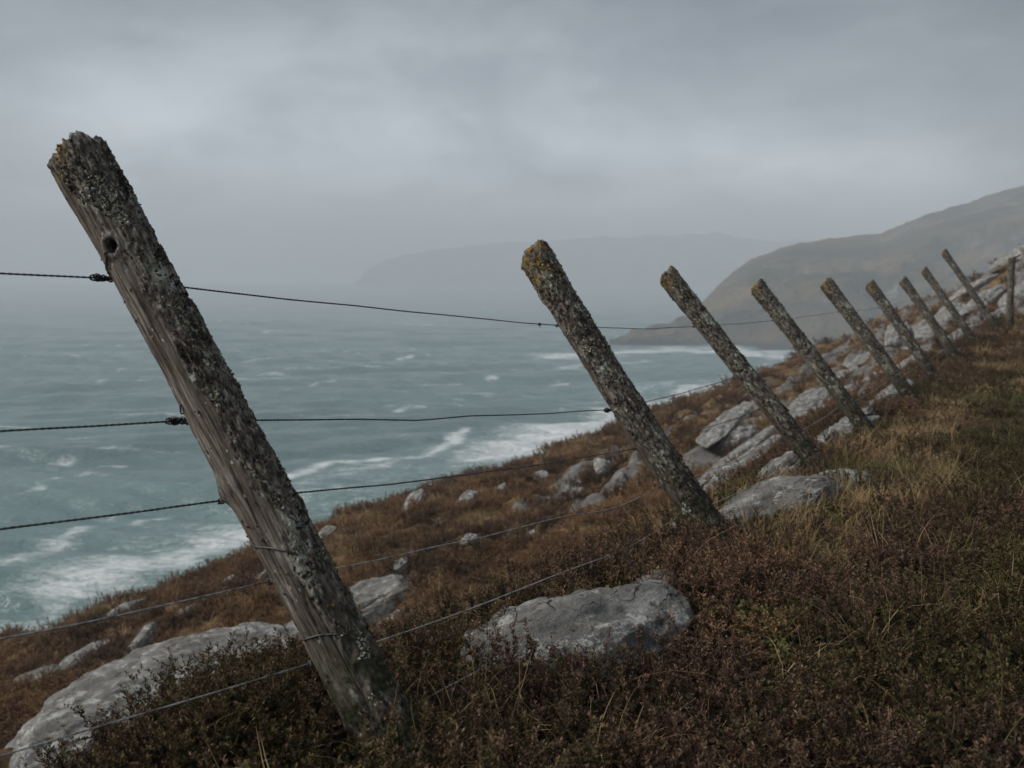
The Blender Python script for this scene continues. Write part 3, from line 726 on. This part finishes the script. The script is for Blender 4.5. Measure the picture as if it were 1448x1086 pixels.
ROCKS = [  # name, pixel, length, width, height, turn(deg), sink, subdivisions, label, group
 ('rock_slab', ((-70, 1092), (440, 872)), 0, 1.5, .95, 0, .20, 6, 'longest grey rock slab, running from the lower left corner to the near post', SLAB),
 ('rock_slab', ((-60, 1130), (240, 985)), 0, .9, .7, 0, .22, 5, 'low grey lip of the long outcrop, close to the lower left corner', SLAB),
 ('rock_slab', ((395, 905), (592, 812)), 0, .95, .80, 0, .20, 6, 'humped grey slab just right of the near post, ending the long outcrop', SLAB),
 ('rock_slab', ((520, 892), (606, 845)), 0, .40, .40, 0, .20, 5, 'small grey sliver of rock below the humped slab right of the near post', SLAB),
 ('boulder', (826, 912), .72, .50, .26, -4, .27, 6, 'rounded pale boulder half sunk in heather between the first two posts', NEARROCK),
 ('boulder', (925, 850), .22, .17, .13, 12, .30, 5, 'small low hump of stone touching the upper end of the rounded boulder', NEARROCK),
 ('rock_slab', (1096, 722), .74, .36, .20, -26, .25, 6, 'flat pale slab in the grass right of the second post', NEARROCK),
 ('rock_slab', (1185, 697), .46, .28, .19, -20, .25, 5, 'cracked pale end stone meeting the flat slab below the third post', NEARROCK),
 ('stone', (962, 760), .11, .09, .08, 20, .3, 4, 'small grey stone peeping out of heather at the foot of the second post', NEARROCK),
 ('boulder', (1272, 482), 1.3, 1.0, 1.0, 10, .1, 5, 'rounded boulder on the bank directly behind the sixth post', BANK),
 ('rock_slab', ((990, 647), (1062, 578)), 0, 0.95, 0.5, 0, .25, 5, 'tapering pale slab in rough grass, just left of the third post', BANK),
 ('rock_slab', ((1024, 634), (1064, 604)), 0, 0.5, 0.3, 0, .25, 5, 'narrow slab lying along the lower side of the tapering pale slab', BANK),
 ('rock_slab', ((985, 698), (1105, 598)), 0, 0.6, 0.36, 0, .25, 5, 'long thin slab crossing behind the lower half of the third post', BANK),
 ('rock_slab', ((1002, 718), (1112, 628)), 0, 0.5, 0.32, 0, .25, 5, 'broken thin slab just above the flat pale slab in the grass', BANK),
 ('rock_slab', ((1085, 696), (1145, 656)), 0, 0.28, 0.2, 0, .25, 5, 'short dull slab immediately left of the foot of the third post', BANK),
 ('rock_slab', ((1118, 606), (1180, 548)), 0, 0.8, 0.45, 0, .25, 5, 'long pale slab between the third and fourth posts at mid height', BANK),
 ('rock_slab', ((1140, 600), (1212, 540)), 0, 0.5, 0.36, 0, .25, 5, 'low grey slab under the long pale slab between third and fourth posts', BANK),
 ('rock_slab', ((1180, 636), (1222, 600)), 0, 0.34, 0.24, 0, .25, 5, 'short grey slab at the left of the foot of the fourth post', BANK),
 ('rock_slab', ((1230, 600), (1290, 552)), 0, 0.4, 0.3, 0, .25, 5, 'grey slab left of the foot of the fifth post', BANK),
 ('rock_slab', ((1184, 534), (1252, 490)), 0, 1.3, 0.7, 0, .25, 5, 'slab between the fourth and fifth posts near the rim of the bank', BANK),
 ('rock_slab', ((1200, 566), (1262, 512)), 0, 0.7, 0.45, 0, .25, 5, 'low slab seen just left of the lower half of the fifth post', BANK),
 ('rock_slab', ((1276, 532), (1320, 482)), 0, 0.8, 0.5, 0, .25, 5, 'slab between the sixth and seventh posts low on the bank', BANK),
 ('rock_slab', ((1297, 492), (1345, 436)), 0, 2.4, 0.9, 0, .25, 5, 'big smooth pale slab between the seventh and eighth posts', BANK),
 ('rock_slab', ((1326, 470), (1366, 420)), 0, 1.2, 0.7, 0, .25, 5, 'pale slab crossing behind the eighth post at mid height', BANK),
 ('rock_slab', ((1345, 490), (1386, 455)), 0, 0.7, 0.5, 0, .25, 5, 'small slab between the feet of the eighth and ninth posts', BANK),
 ('rock_slab', ((1272, 450), (1330, 415)), 0, 1.2, 0.7, 0, .25, 5, 'slab on the rim of the bank right of the seventh post top', BANK),
 ('rock_slab', ((1345, 425), (1410, 385)), 0, 1.5, 0.8, 0, .25, 5, 'grey slab on the rim of the bank between eighth and ninth posts', BANK),
 ('rock_slab', ((1370, 446), (1420, 402)), 0, 1.3, 0.8, 0, .25, 5, 'slab right of the middle of the ninth post', BANK),
 ('rock_slab', ((1390, 466), (1424, 434)), 0, 0.9, 0.7, 0, .25, 5, 'jagged slab just left of the foot of the upright post', BANK),
 ('rock_slab', ((1424, 440), (1474, 395)), 0, 1.4, 0.8, 0, .25, 5, 'slab immediately right of the middle of the upright post', BANK),
 ('rock_slab', ((1405, 382), (1478, 342)), 0, 1.6, 0.9, 0, .25, 5, 'highest slab on the bank, above the top of the upright post', BANK),
 ('rock', (850, 661), .55, .34, .30, 30, .2, 4, 'pale lumpy rock on the heath just below the third wire, left of the second post', HEATHROCK),
 ('rock', (767, 675), .42, .26, .34, 70, .2, 4, 'pale upright rock on the heath, left of the lumpy rock near the second post', HEATHROCK),
 ('rock', (818, 701), .50, .34, .28, 40, .2, 4, 'two-humped pale rock on the heath above the fourth wire', HEATHROCK),
 ('rock', (803, 694), .26, .2, .2, 0, .2, 4, 'small pale stone touching the two-humped rock on its left side', HEATHROCK),
 ('rock', (712, 692), .40, .24, .2, 10, .2, 4, 'grey stone near the brow of the heath, between lumpy rock and low flat rock', HEATHROCK),
 ('rock', (661, 706), .85, .34, .22, 10, .22, 4, 'low flat grey rock at the middle of the brow of the heath', HEATHROCK),
 ('rock', (586, 713), 1.1, .36, .22, 6, .22, 4, 'long low grey rock near the brow, midway between the first two posts', HEATHROCK),
 ('rock', (461, 735), .50, .3, .2, 0, .22, 4, 'pale rock on the brow of the heath, close right of the near post', HEATHROCK),
 ('rock', (878, 678), .36, .24, .2, 0, .2, 4, 'little grey rock just left of the second post, below the lumpy rock', HEATHROCK),
 ('rock', (664, 767), .26, .18, .16, 0, .2, 4, 'pale stone directly beneath the fourth wire in the middle of the heath', HEATHROCK),
 ('rock', (752, 759), .24, .15, .13, 10, .2, 4, 'pale stone under the bend of the fourth wire, left of the second post', HEATHROCK),
 ('rock', (568, 806), .30, .2, .2, 0, .2, 4, 'small grey stone just above the end of the long outcrop', HEATHROCK),
 ('rock', (328, 826), .55, .30, .22, 0, .22, 4, 'pale stone above the fourth wire, left of the near post', HEATHROCK),
 ('rock', (385, 812), .6, .26, .2, 0, .22, 4, 'low pale rock touching the left edge of the near post', HEATHROCK),
 ('rock', (264, 868), .35, .22, .16, 0, .2, 4, 'small grey stone under the fourth wire, midway to the left edge', HEATHROCK),
 ('rock', (203, 906), .62, .26, .2, 0, .22, 4, 'pale elongated stone above the middle of the long outcrop', HEATHROCK),
 ('rock', (118, 930), .9, .4, .2, 0, .24, 4, 'dull flat rock on the heath, left of the pale elongated stone', HEATHROCK),
 ('rock', (56, 962), .7, .4, .2, 0, .24, 4, 'dull rock nearest the left edge, above the long outcrop', HEATHROCK),
 ('rock', (172, 868), .9, .35, .25, 0, .24, 4, 'low grey rock in the shade of the brow at the left', HEATHROCK),
]
yaw0 = math.degrees(math.atan2(EU[1], EU[0]))
FOOT = []
for k, (name, (px, py), lx, wy, hz, turn, sink, sub, label, grp) in enumerate(ROCKS):
    ends = None
    if lx == 0:
        hA, hB = ground_hit(*px, 75, 1.2), ground_hit(*py, 75, 1.2)
        if hA is None or hB is None: print('NO GROUND', label); continue
        ends = hB - hA; lx = np.linalg.norm(ends)
        if lx > 9: ends *= 9 / lx; lx = 9.0
        h = hA + ends * .5; lx *= 1.06
    else:
        h = ground_hit(px, py + 2, 75, 1.2)
        if h is None: h = ground_hit(px, py + 22, 75, 1.2)
        if h is None: print('NO GROUND', label); continue
    if grp == BANK and name != 'boulder': hz *= .60; wy *= .92
    e = .25
    n = Vector((float(height(h[0] - e, h[1]) - height(h[0] + e, h[1])), float(height(h[0], h[1] - e) - height(h[0], h[1] + e)), 2 * e)).normalized()
    if ends is not None: tang = Vector(ends).normalized(); yw = math.atan2(ends[1], ends[0])
    else:
        yw = math.radians(yaw0 + turn); tang = Vector((math.cos(yw), math.sin(yw), 0)); tang = (tang - n * tang.dot(n)).normalized()
    if grp == NEARROCK and lx > .8: tang = (tang + Vector((0, 0, .16))).normalized()
    n2 = (n * .8 + Vector((0, 0, .2))).normalized(); by = n2.cross(tang).normalized(); bz = tang.cross(by)
    o = obj(name, rock_mesh(lx, wy, hz, 40 + k * 5, sub, .35 if grp in (NEARROCK, SLAB) else 1.0, nb=5 if grp == NEARROCK else 9), kind='thing', label=label, cat='rock', group=grp)
    c = Vector((h[0], h[1], float(height(h[0], h[1])))) + bz * (hz * (.5 - sink) - hz * .28 + (-.12 if grp == SLAB else .07 + .06 * min(wy, 1.5) if grp == BANK else .04))
    o.matrix_world = Matrix(((tang.x, by.x, bz.x, c.x), (tang.y, by.y, bz.y, c.y), (tang.z, by.z, bz.z, c.z), (0, 0, 0, 1)))
    FOOT.append((h[0], h[1], yw, lx * .44, wy * .44))
def on_rock(x, y, grow=1.0):
    m = np.zeros(np.shape(x), bool)
    for (cx_, cy_, a_, la, wa) in FOOT:
        dx, dy = x - cx_, y - cy_; p = dx * math.cos(a_) + dy * math.sin(a_); q = -dx * math.sin(a_) + dy * math.cos(a_)
        m |= (p / (la * grow)) ** 2 + (q / (wa * grow)) ** 2 < 1
    return m

# ================================================================== ground cover: heather, grass, moss
def sprig_quads(P, D, leaf, n, g, spread, lift):
    """n small leaf quads set round a stem from P along D"""
    f = np.sort(g.random(n)) ** .8
    pos = P + D[None] * f[:, None]
    az = g.uniform(0, 2 * np.pi, n); el = lift + g.uniform(-.3, .3, n)
    d = np.stack([np.cos(az) * np.cos(el), np.sin(az) * np.cos(el), np.sin(el)], -1)
    s = np.cross(d, g.normal(size=(n, 3))); s /= np.linalg.norm(s, axis=1)[:, None] + 1e-9
    l = leaf * g.uniform(.6, 1.25, n)[:, None]; w = l * spread
    a = pos; m = pos + d * l * .55; tip = pos + d * l
    V = np.stack([a, m + s * w, tip, m - s * w], 1).reshape(-1, 3)
    return V, f

def heather_template(seed):
    g = np.random.default_rng(seed); VS, TI = [], []
    for _ in range(15):
        ang = g.uniform(0, 6.283); rad = .085 * math.sqrt(g.random())
        p = np.array([rad * math.cos(ang), rad * math.sin(ang), -.02]); out = np.array([math.cos(ang), math.sin(ang), 0]) * g.uniform(.1, .7)
        hgt = g.uniform(.075, .155); D = (np.array([0, 0, 1.0]) + out * .8 + g.normal(0, .18, 3)); D = D / np.linalg.norm(D) * hgt
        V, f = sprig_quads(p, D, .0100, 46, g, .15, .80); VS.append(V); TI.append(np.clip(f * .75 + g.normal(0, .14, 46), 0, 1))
        for _b in range(5):
            f0 = g.uniform(.35, .95); q = p + D * f0; d2 = D / hgt + g.normal(0, .55, 3); d2[2] = abs(d2[2]); d2 = d2 / np.linalg.norm(d2) * g.uniform(.025, .055)
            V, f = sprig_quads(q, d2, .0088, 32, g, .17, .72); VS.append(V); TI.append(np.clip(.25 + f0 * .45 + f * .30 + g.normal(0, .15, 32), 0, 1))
        # stem
        s = np.array([.0012, 0, 0]); VS.append(np.array([p - s, p + s, p + D + s * .4, p + D - s * .4])); TI.append(np.array([.12]))
    V = np.concatenate(VS); tint = np.repeat(np.concatenate(TI), 4)
    F = np.arange(len(V)).reshape(-1, 4)
    return bpy.data.objects.new('heather_sprig', mesh('heather_sprig', V, [F], [M_HEATHER], False, {'tint': tint}))

def blade(p, ang, lean, ln, w, curl, nseg, g):
    f = np.linspace(0, 1, nseg + 1); d = np.array([math.cos(ang), math.sin(ang), 0]); s = np.array([-d[1], d[0], 0])
    th_ = lean + curl * f ** 1.3; x = np.cumsum(np.sin(th_)) * ln / nseg; z = np.cumsum(np.cos(th_)) * ln / nseg
    x = x - x[0]; z = z - z[0] - .01
    side = np.cumsum(g.normal(0, .05, nseg + 1)) * ln * .25
    c = p + d * x[:, None] + s * side[:, None] + np.array([0, 0, 1.0]) * z[:, None]
    ww = w * (1 - f ** 1.6 * .92)
    V = np.stack([c - s * ww[:, None], c + s * ww[:, None]], 1).reshape(-1, 3)
    k = np.arange(nseg)[:, None] * 2
    return V, np.concatenate([k, k + 1, k + 3, k + 2], 1), f

def grass_template(seed, n, ln, spread, wid, curl, lean):
    g = np.random.default_rng(seed); VS, FS, TI, o = [], [], [], 0
    for _ in range(n):
        a = g.uniform(0, 6.283); rad = spread * math.sqrt(g.random())
        V, F, f = blade(np.array([rad * math.cos(a), rad * math.sin(a), 0]), g.uniform(0, 6.283), abs(g.normal(lean, .25)), ln * g.uniform(.45, 1.15), wid * g.uniform(.7, 1.2), abs(g.normal(curl, .6)), 6, g)
        VS.append(V); FS.append(F + o); o += len(V); TI.append(np.repeat(np.clip(.30 + .45 * f + g.normal(0, .22), 0, 1), 2))
    return bpy.data.objects.new('grass_tuft', mesh('grass_tuft', np.concatenate(VS), [np.concatenate(FS)], [M_GRASS], True, {'tint': np.concatenate(TI)}))

def moss_template(seed):
    g = np.random.default_rng(seed); VS, TI = [], []
    for _ in range(26):
        a = g.uniform(0, 6.283); rad = .06 * math.sqrt(g.random())
        p = np.array([rad * math.cos(a), rad * math.sin(a), -.01]); D = np.array([g.normal(0, .3), g.normal(0, .3), 1]) * g.uniform(.03, .07)
        V, f = sprig_quads(p, D, .012, 16, g, .36, .35); VS.append(V); TI.append(np.clip(.25 + f * .4 + g.normal(0, .12, 16), 0, 1))
    V = np.concatenate(VS)
    return bpy.data.objects.new('moss_sprig', mesh('moss_sprig', V, [np.arange(len(V)).reshape(-1, 4)], [M_GRASS], False, {'tint': np.repeat(np.concatenate(TI), 4)}))

def scatter(name, pts, rot, scl, tone, idx, templates, label, cat, kind='stuff', group=None):
    me = mesh(name, pts, [], attrs={'rot': rot, 'scl': scl, 'tone': tone, 'idx': np.asarray(idx, np.int32)})
    o = obj(name, me, kind=kind, label=label, cat=cat, group=group)
    ng = bpy.data.node_groups.new(name, 'GeometryNodeTree')
    ng.interface.new_socket('Geometry', in_out='INPUT', socket_type='NodeSocketGeometry'); ng.interface.new_socket('Geometry', in_out='OUTPUT', socket_type='NodeSocketGeometry')
    N = ng.nodes; Lk = ng.links.new
    gi, go = N.new('NodeGroupInput'), N.new('NodeGroupOutput'); j = N.new('GeometryNodeJoinGeometry'); ip = N.new('GeometryNodeInstanceOnPoints')
    for t_ in templates:
        oi = N.new('GeometryNodeObjectInfo'); oi.inputs['Object'].default_value = t_; oi.inputs['As Instance'].default_value = True; Lk(oi.outputs['Geometry'], j.inputs[0])
    def na(nm, ty):
        a_ = N.new('GeometryNodeInputNamedAttribute'); a_.data_type = ty; a_.inputs['Name'].default_value = nm; return a_.outputs['Attribute']
    Lk(gi.outputs[0], ip.inputs['Points']); Lk(j.outputs[0], ip.inputs['Instance']); ip.inputs['Pick Instance'].default_value = True
    er = N.new('FunctionNodeEulerToRotation'); Lk(na('rot', 'FLOAT_VECTOR'), er.inputs[0])
    Lk(na('idx', 'INT'), ip.inputs['Instance Index']); Lk(er.outputs[0], ip.inputs['Rotation']); Lk(na('scl', 'FLOAT_VECTOR'), ip.inputs['Scale'])
    Lk(ip.outputs[0], go.inputs[0])
    md = o.modifiers.new('scatter', 'NODES'); md.node_group = ng
    return o

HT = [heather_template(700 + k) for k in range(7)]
GT = [grass_template(800 + k, 34, .17, .05, .0016, 1.3, .45) for k in range(5)] + [grass_template(820 + k, 30, .11, .06, .0015, 1.0, .6) for k in range(3)]
STK = [grass_template(840 + k, 7, .34, .05, .0010, 1.9, .45) for k in range(5)]
MT = [moss_template(860 + k) for k in range(4)]

def sample(n, cap, rmin=.62, rmax=62, a0=-40, a1=40, ref=2.4):
    a = np.radians(rng.uniform(a0, a1, n)); r = np.exp(rng.uniform(math.log(rmin), math.log(rmax), n))
    dens = n / (math.log(rmax / rmin) * math.radians(a1 - a0) * r ** 2)
    keep = rng.random(n) < cap / np.maximum(dens, cap)
    r, a = r[keep], a[keep]; x, y = r * np.sin(a), r * np.cos(a)
    u, v = to_uv(x, y); z = height(x, y)
    ok = z > -14
    return x[ok], y[ok], z[ok], u[ok], v[ok], r[ok]
def grassy(u, v, x, y):       # where the bleached grass grows: along the fence shelf and in patches on the hill
    n_ = fbm2(x * .55, y * .55, 3, 201)
    g = np.exp(-((v + .15 - .25 * n_) / .42) ** 2) * sstep(1.5, 2.6, u) * (1 - .6 * sstep(6, 10, u)) * sstep(-.75, .25, n_ + .35)
    g = np.maximum(g, .8 * sstep(.08, .45, n_) * sstep(2.0, 4.0, v))
    g = np.maximum(g, .7 * sstep(.1, .5, n_) * sstep(7, 11, u) * (1 - sstep(-.2, .3, v)))
    g = np.maximum(g, (.58 + .8 * n_) * sstep(1.4, 3.2, u) * (1 - sstep(.1, .5, v)) * (1 - .7 * sstep(-.35, -.8, v) * (1 - sstep(4, 8, u))))
    return np.clip(g, 0, 1)
def make(n, cap, prob, name, T, label, cat, sz, tonef, zs=(.8, 1.25), grow=1.0, **kw):
    x, y, z, u, v, r = sample(n, cap, **kw)
    st_, _ = strata(u, v); bare = bank_mask(u, v) * sstep(.25, .7, st_)
    p = prob(u, v, x, y, r) * (1 - .9 * bare) * (1 - .25 * bank_mask(u, v))
    k = (rng.random(len(x)) < p) & ~on_rock(x, y, grow)
    x, y, z, u, v, r = (q[k] for q in (x, y, z, u, v, r)); m = len(x)
    s = rng.uniform(sz[0], sz[1], m) * np.where(r > 7, (r / 7) ** .55, 1.0)
    scl = np.stack([s, s, s * rng.uniform(zs[0], zs[1], m) * np.where(r > 7, (7 / r) ** .15, 1)], -1)
    low = 1 - .6 * sstep(.2, .8, v) * (1 - sstep(5, 8, v)) * (1 - sstep(4, 8, u)) - .42 * sstep(3, 7, u) * (1 - sstep(-.2, .4, v))
    scl[:, 2] *= low
    rot = np.stack([rng.normal(0, .16, m), rng.normal(0, .16, m), rng.uniform(0, 6.283, m)], -1)
    tone = np.clip(tonef(u, v, x, y) + rng.normal(0, .07, m), 0, 1)
    print(name, m)
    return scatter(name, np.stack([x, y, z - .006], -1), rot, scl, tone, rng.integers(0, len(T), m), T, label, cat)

def near_camera(x, y): return sstep(.75, 1.0, np.hypot(x, y))
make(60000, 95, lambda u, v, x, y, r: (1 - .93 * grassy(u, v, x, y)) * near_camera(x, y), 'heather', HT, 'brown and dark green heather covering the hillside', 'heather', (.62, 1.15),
     lambda u, v, x, y: .42 - .14 * sstep(-.3, -.8, v) + .36 * np.clip(sstep(.2, 2.5, v) + .5 * sstep(8, 14, u), 0, 1) + .30 * fbm2(x * .8, y * .8, 3, 210) + .22 * sstep(1, 4, v) * fbm2(u * .25, v * .5, 3, 213) + .10 * np.exp(-((u - 1.2) / 1.2) ** 2 - ((v - .2) / .8) ** 2))  # tone lowered upslope: dark olive heather, with lens vignette put into its colour
make(95000, 420, lambda u, v, x, y, r: np.clip(grassy(u, v, x, y) + .05 + .16 * (v < 1) * sstep(-.1, .4, noise2(x * 1.7, y * 1.7, 260)), 0, 1) * near_camera(x, y), 'dry_grass', GT, 'bleached tan and green grass tufts along the fence and in patches on the hill', 'grass', (.65, 1.2),
     lambda u, v, x, y: .62 + .5 * fbm2(x * 1.1, y * 1.1, 3, 220) + .1 * sstep(1, 3, v) - .25 * sstep(-.35, -.8, v))
make(7000, 60, lambda u, v, x, y, r: .8 * sstep(-.1, .35, fbm2(x * 1.4, y * 1.4, 3, 230)) * (r < 9) * near_camera(x, y), 'moss', MT, 'low green moss and bilberry leaves between the heather', 'moss', (.8, 1.5),
     lambda u, v, x, y: .16 + .1 * noise2(x * 2, y * 2, 270), rmax=10)
make(5200, 36, lambda u, v, x, y, r: (.5 + .5 * grassy(u, v, x, y)) * (v < 1.2) * sstep(1.3, 1.9, np.hypot(x, y)), 'grass_stalks', STK, 'long bent straw-coloured grass stalks over the heather', 'grass', (.6, 1.05),
     lambda u, v, x, y: .62 + .35 * noise2(x * 2, y * 2, 240), rmax=9)
# the round heather bush beside the foot of the near post
g = np.random.default_rng(77); m = 120
a = g.uniform(0, 6.283, m); q = np.sqrt(g.random(m))
bu, bv = -.12 + .34 * q * np.cos(a), .36 + .27 * q * np.sin(a)
bx_, by_ = to_xy(bu, bv); bz_ = height(bx_, by_) + .10 * (1 - q ** 2)
VS, TI, TO = [], [], []
for k in range(m):
    td = HT[k % len(HT)].data; V = np.empty(len(td.vertices) * 3, np.float32); td.vertices.foreach_get('co', V); V = V.reshape(-1, 3).astype(float)
    ti = np.empty(len(V), np.float32); td.attributes['tint'].data.foreach_get('value', ti)
    V = V * g.uniform(.6, .95); r_ = Matrix.Rotation(g.normal(0, .18), 3, 'X') @ Matrix.Rotation(g.normal(0, .18), 3, 'Y') @ Matrix.Rotation(g.uniform(0, 6.283), 3, 'Z')
    VS.append(V @ np.array(r_).T + np.array([bx_[k], by_[k], bz_[k]])); TI.append(ti); TO.append(np.full(len(V), np.clip(.42 + g.normal(0, .12), 0, 1)))
V = np.concatenate(VS)
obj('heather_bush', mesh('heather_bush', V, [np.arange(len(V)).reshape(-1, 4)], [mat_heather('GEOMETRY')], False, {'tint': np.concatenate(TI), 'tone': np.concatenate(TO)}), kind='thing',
    label='dense dark heather bush at the left of the foot of the near post', cat='heather bush')

# ================================================================== air, sky, light, camera
def haze_box(x0, x1, y0, y1, z0, z1):
    V = [(x, y, z) for z in (z0, z1) for y in (y0, y1) for x in (x0, x1)]
    F = [(0, 2, 3, 1), (4, 5, 7, 6), (0, 1, 5, 4), (2, 6, 7, 3), (0, 4, 6, 2), (1, 3, 7, 5)]
    m = bpy.data.materials.new('haze'); m.use_nodes = True; m.node_tree.nodes.clear()
    v = m.node_tree.nodes.new('ShaderNodeVolumePrincipled'); o = m.node_tree.nodes.new('ShaderNodeOutputMaterial')
    v.inputs['Color'].default_value = (.78, .835, .885, 1); v.inputs['Density'].default_value = HAZE
    v.inputs['Anisotropy'].default_value = 0.0
    m.node_tree.links.new(v.outputs[0], o.inputs['Volume'])
    obj('haze', mesh('haze', V, [np.array(F)], [m], False), kind='stuff')
HAZE = .00118
haze_box(-2300, 2300, -260, 2800, -36, 96)

W = bpy.data.worlds.new('World'); SC.world = W; W.use_nodes = True
t = NT('sky', W)
SUN_EL, SUN_AZ = math.radians(38), math.radians(-98)          # azimuth clockwise from north
sky = t.n('ShaderNodeTexSky', sky_type='NISHITA', sun_disc=False, sun_elevation=SUN_EL, sun_rotation=SUN_AZ, air_density=1.0, dust_density=3.0)
d = t.coord('Generated')
m1 = t.mapping(d, (1.8, 1.8, 3.4), (.25, .45, 0))
n1 = t.noise(m1, 1.5, 5, .56, .35); n2 = t.noise(t.mapping(d, (1.4, 1.4, 3.2), (0, -.35, 0), (3, 1, 2)), 5.5, 5, .58, .5)
el = t.n('ShaderNodeSeparateXYZ', {0: d}).outputs['Z']
nn = t.math('ADD', t.math('MULTIPLY', n1, .72), t.math('MULTIPLY', n2, .28))
cl = t.ramp(nn, (.36, (.165, .182, .204)), (.47, (.220, .241, .266)), (.56, (.290, .314, .341)), (.66, (.37, .397, .425)))
dp = t.n('ShaderNodeVectorMath', {0: d, 1: (-.03, .99, .13)}, operation='DOT_PRODUCT').outputs['Value']
glow = t.rng(dp, .82, .995, .50, 1.14)          # the cloud is thinner out over the sea
top = t.math('ADD', t.math('MULTIPLY', t.rng(el, .08, .28, 1.0, .38), glow), t.rng(el, .35, .8, 0, .45))
cl = t.mix(1.0, cl, t.n('ShaderNodeCombineColor', {0: top, 1: top, 2: top}).outputs[0], 'MULTIPLY')
clb = t.mix(1.0, cl, (10, 10, 10), 'MULTIPLY')
colr = t.mix(.90, sky.outputs[0], clb)
bg = t.n('ShaderNodeBackground', {'Color': colr, 'Strength': .10}); o = t.n('ShaderNodeOutputWorld'); t.t.links.new(bg.outputs[0], o.inputs[0])

ld = bpy.data.lights.new('sun', 'SUN'); ld.energy = 1.4; ld.angle = math.radians(22); ld.color = (1, .96, .91)
lo_ = bpy.data.objects.new('sun', ld); COL.objects.link(lo_)
sd = Vector((math.sin(SUN_AZ) * math.cos(SUN_EL), math.cos(SUN_AZ) * math.cos(SUN_EL), math.sin(SUN_EL)))
lo_.rotation_euler = sd.to_track_quat('Z', 'Y').to_euler(); lo_.location = (0, 0, 60)

cd = bpy.data.cameras.new('camera'); cam = bpy.data.objects.new('camera', cd); COL.objects.link(cam)
cd.sensor_width = 36; cd.lens = 36 * FPX / 1448; cd.clip_start = .05; cd.clip_end = 8000
cam.rotation_euler = (math.pi / 2 - PITCH, 0, 0)
cd.dof.use_dof = True; cd.dof.focus_distance = 2.5; cd.dof.aperture_fstop = 6.3
SC.camera = cam
SC.view_settings.view_transform = 'Standard'; SC.view_settings.look = 'None'; SC.view_settings.gamma = 1; SC.view_settings.exposure = 1.15
SC.cycles.max_bounces = 6; SC.cycles.diffuse_bounces = 3; SC.cycles.volume_bounces = 1; SC.cycles.use_denoising = True
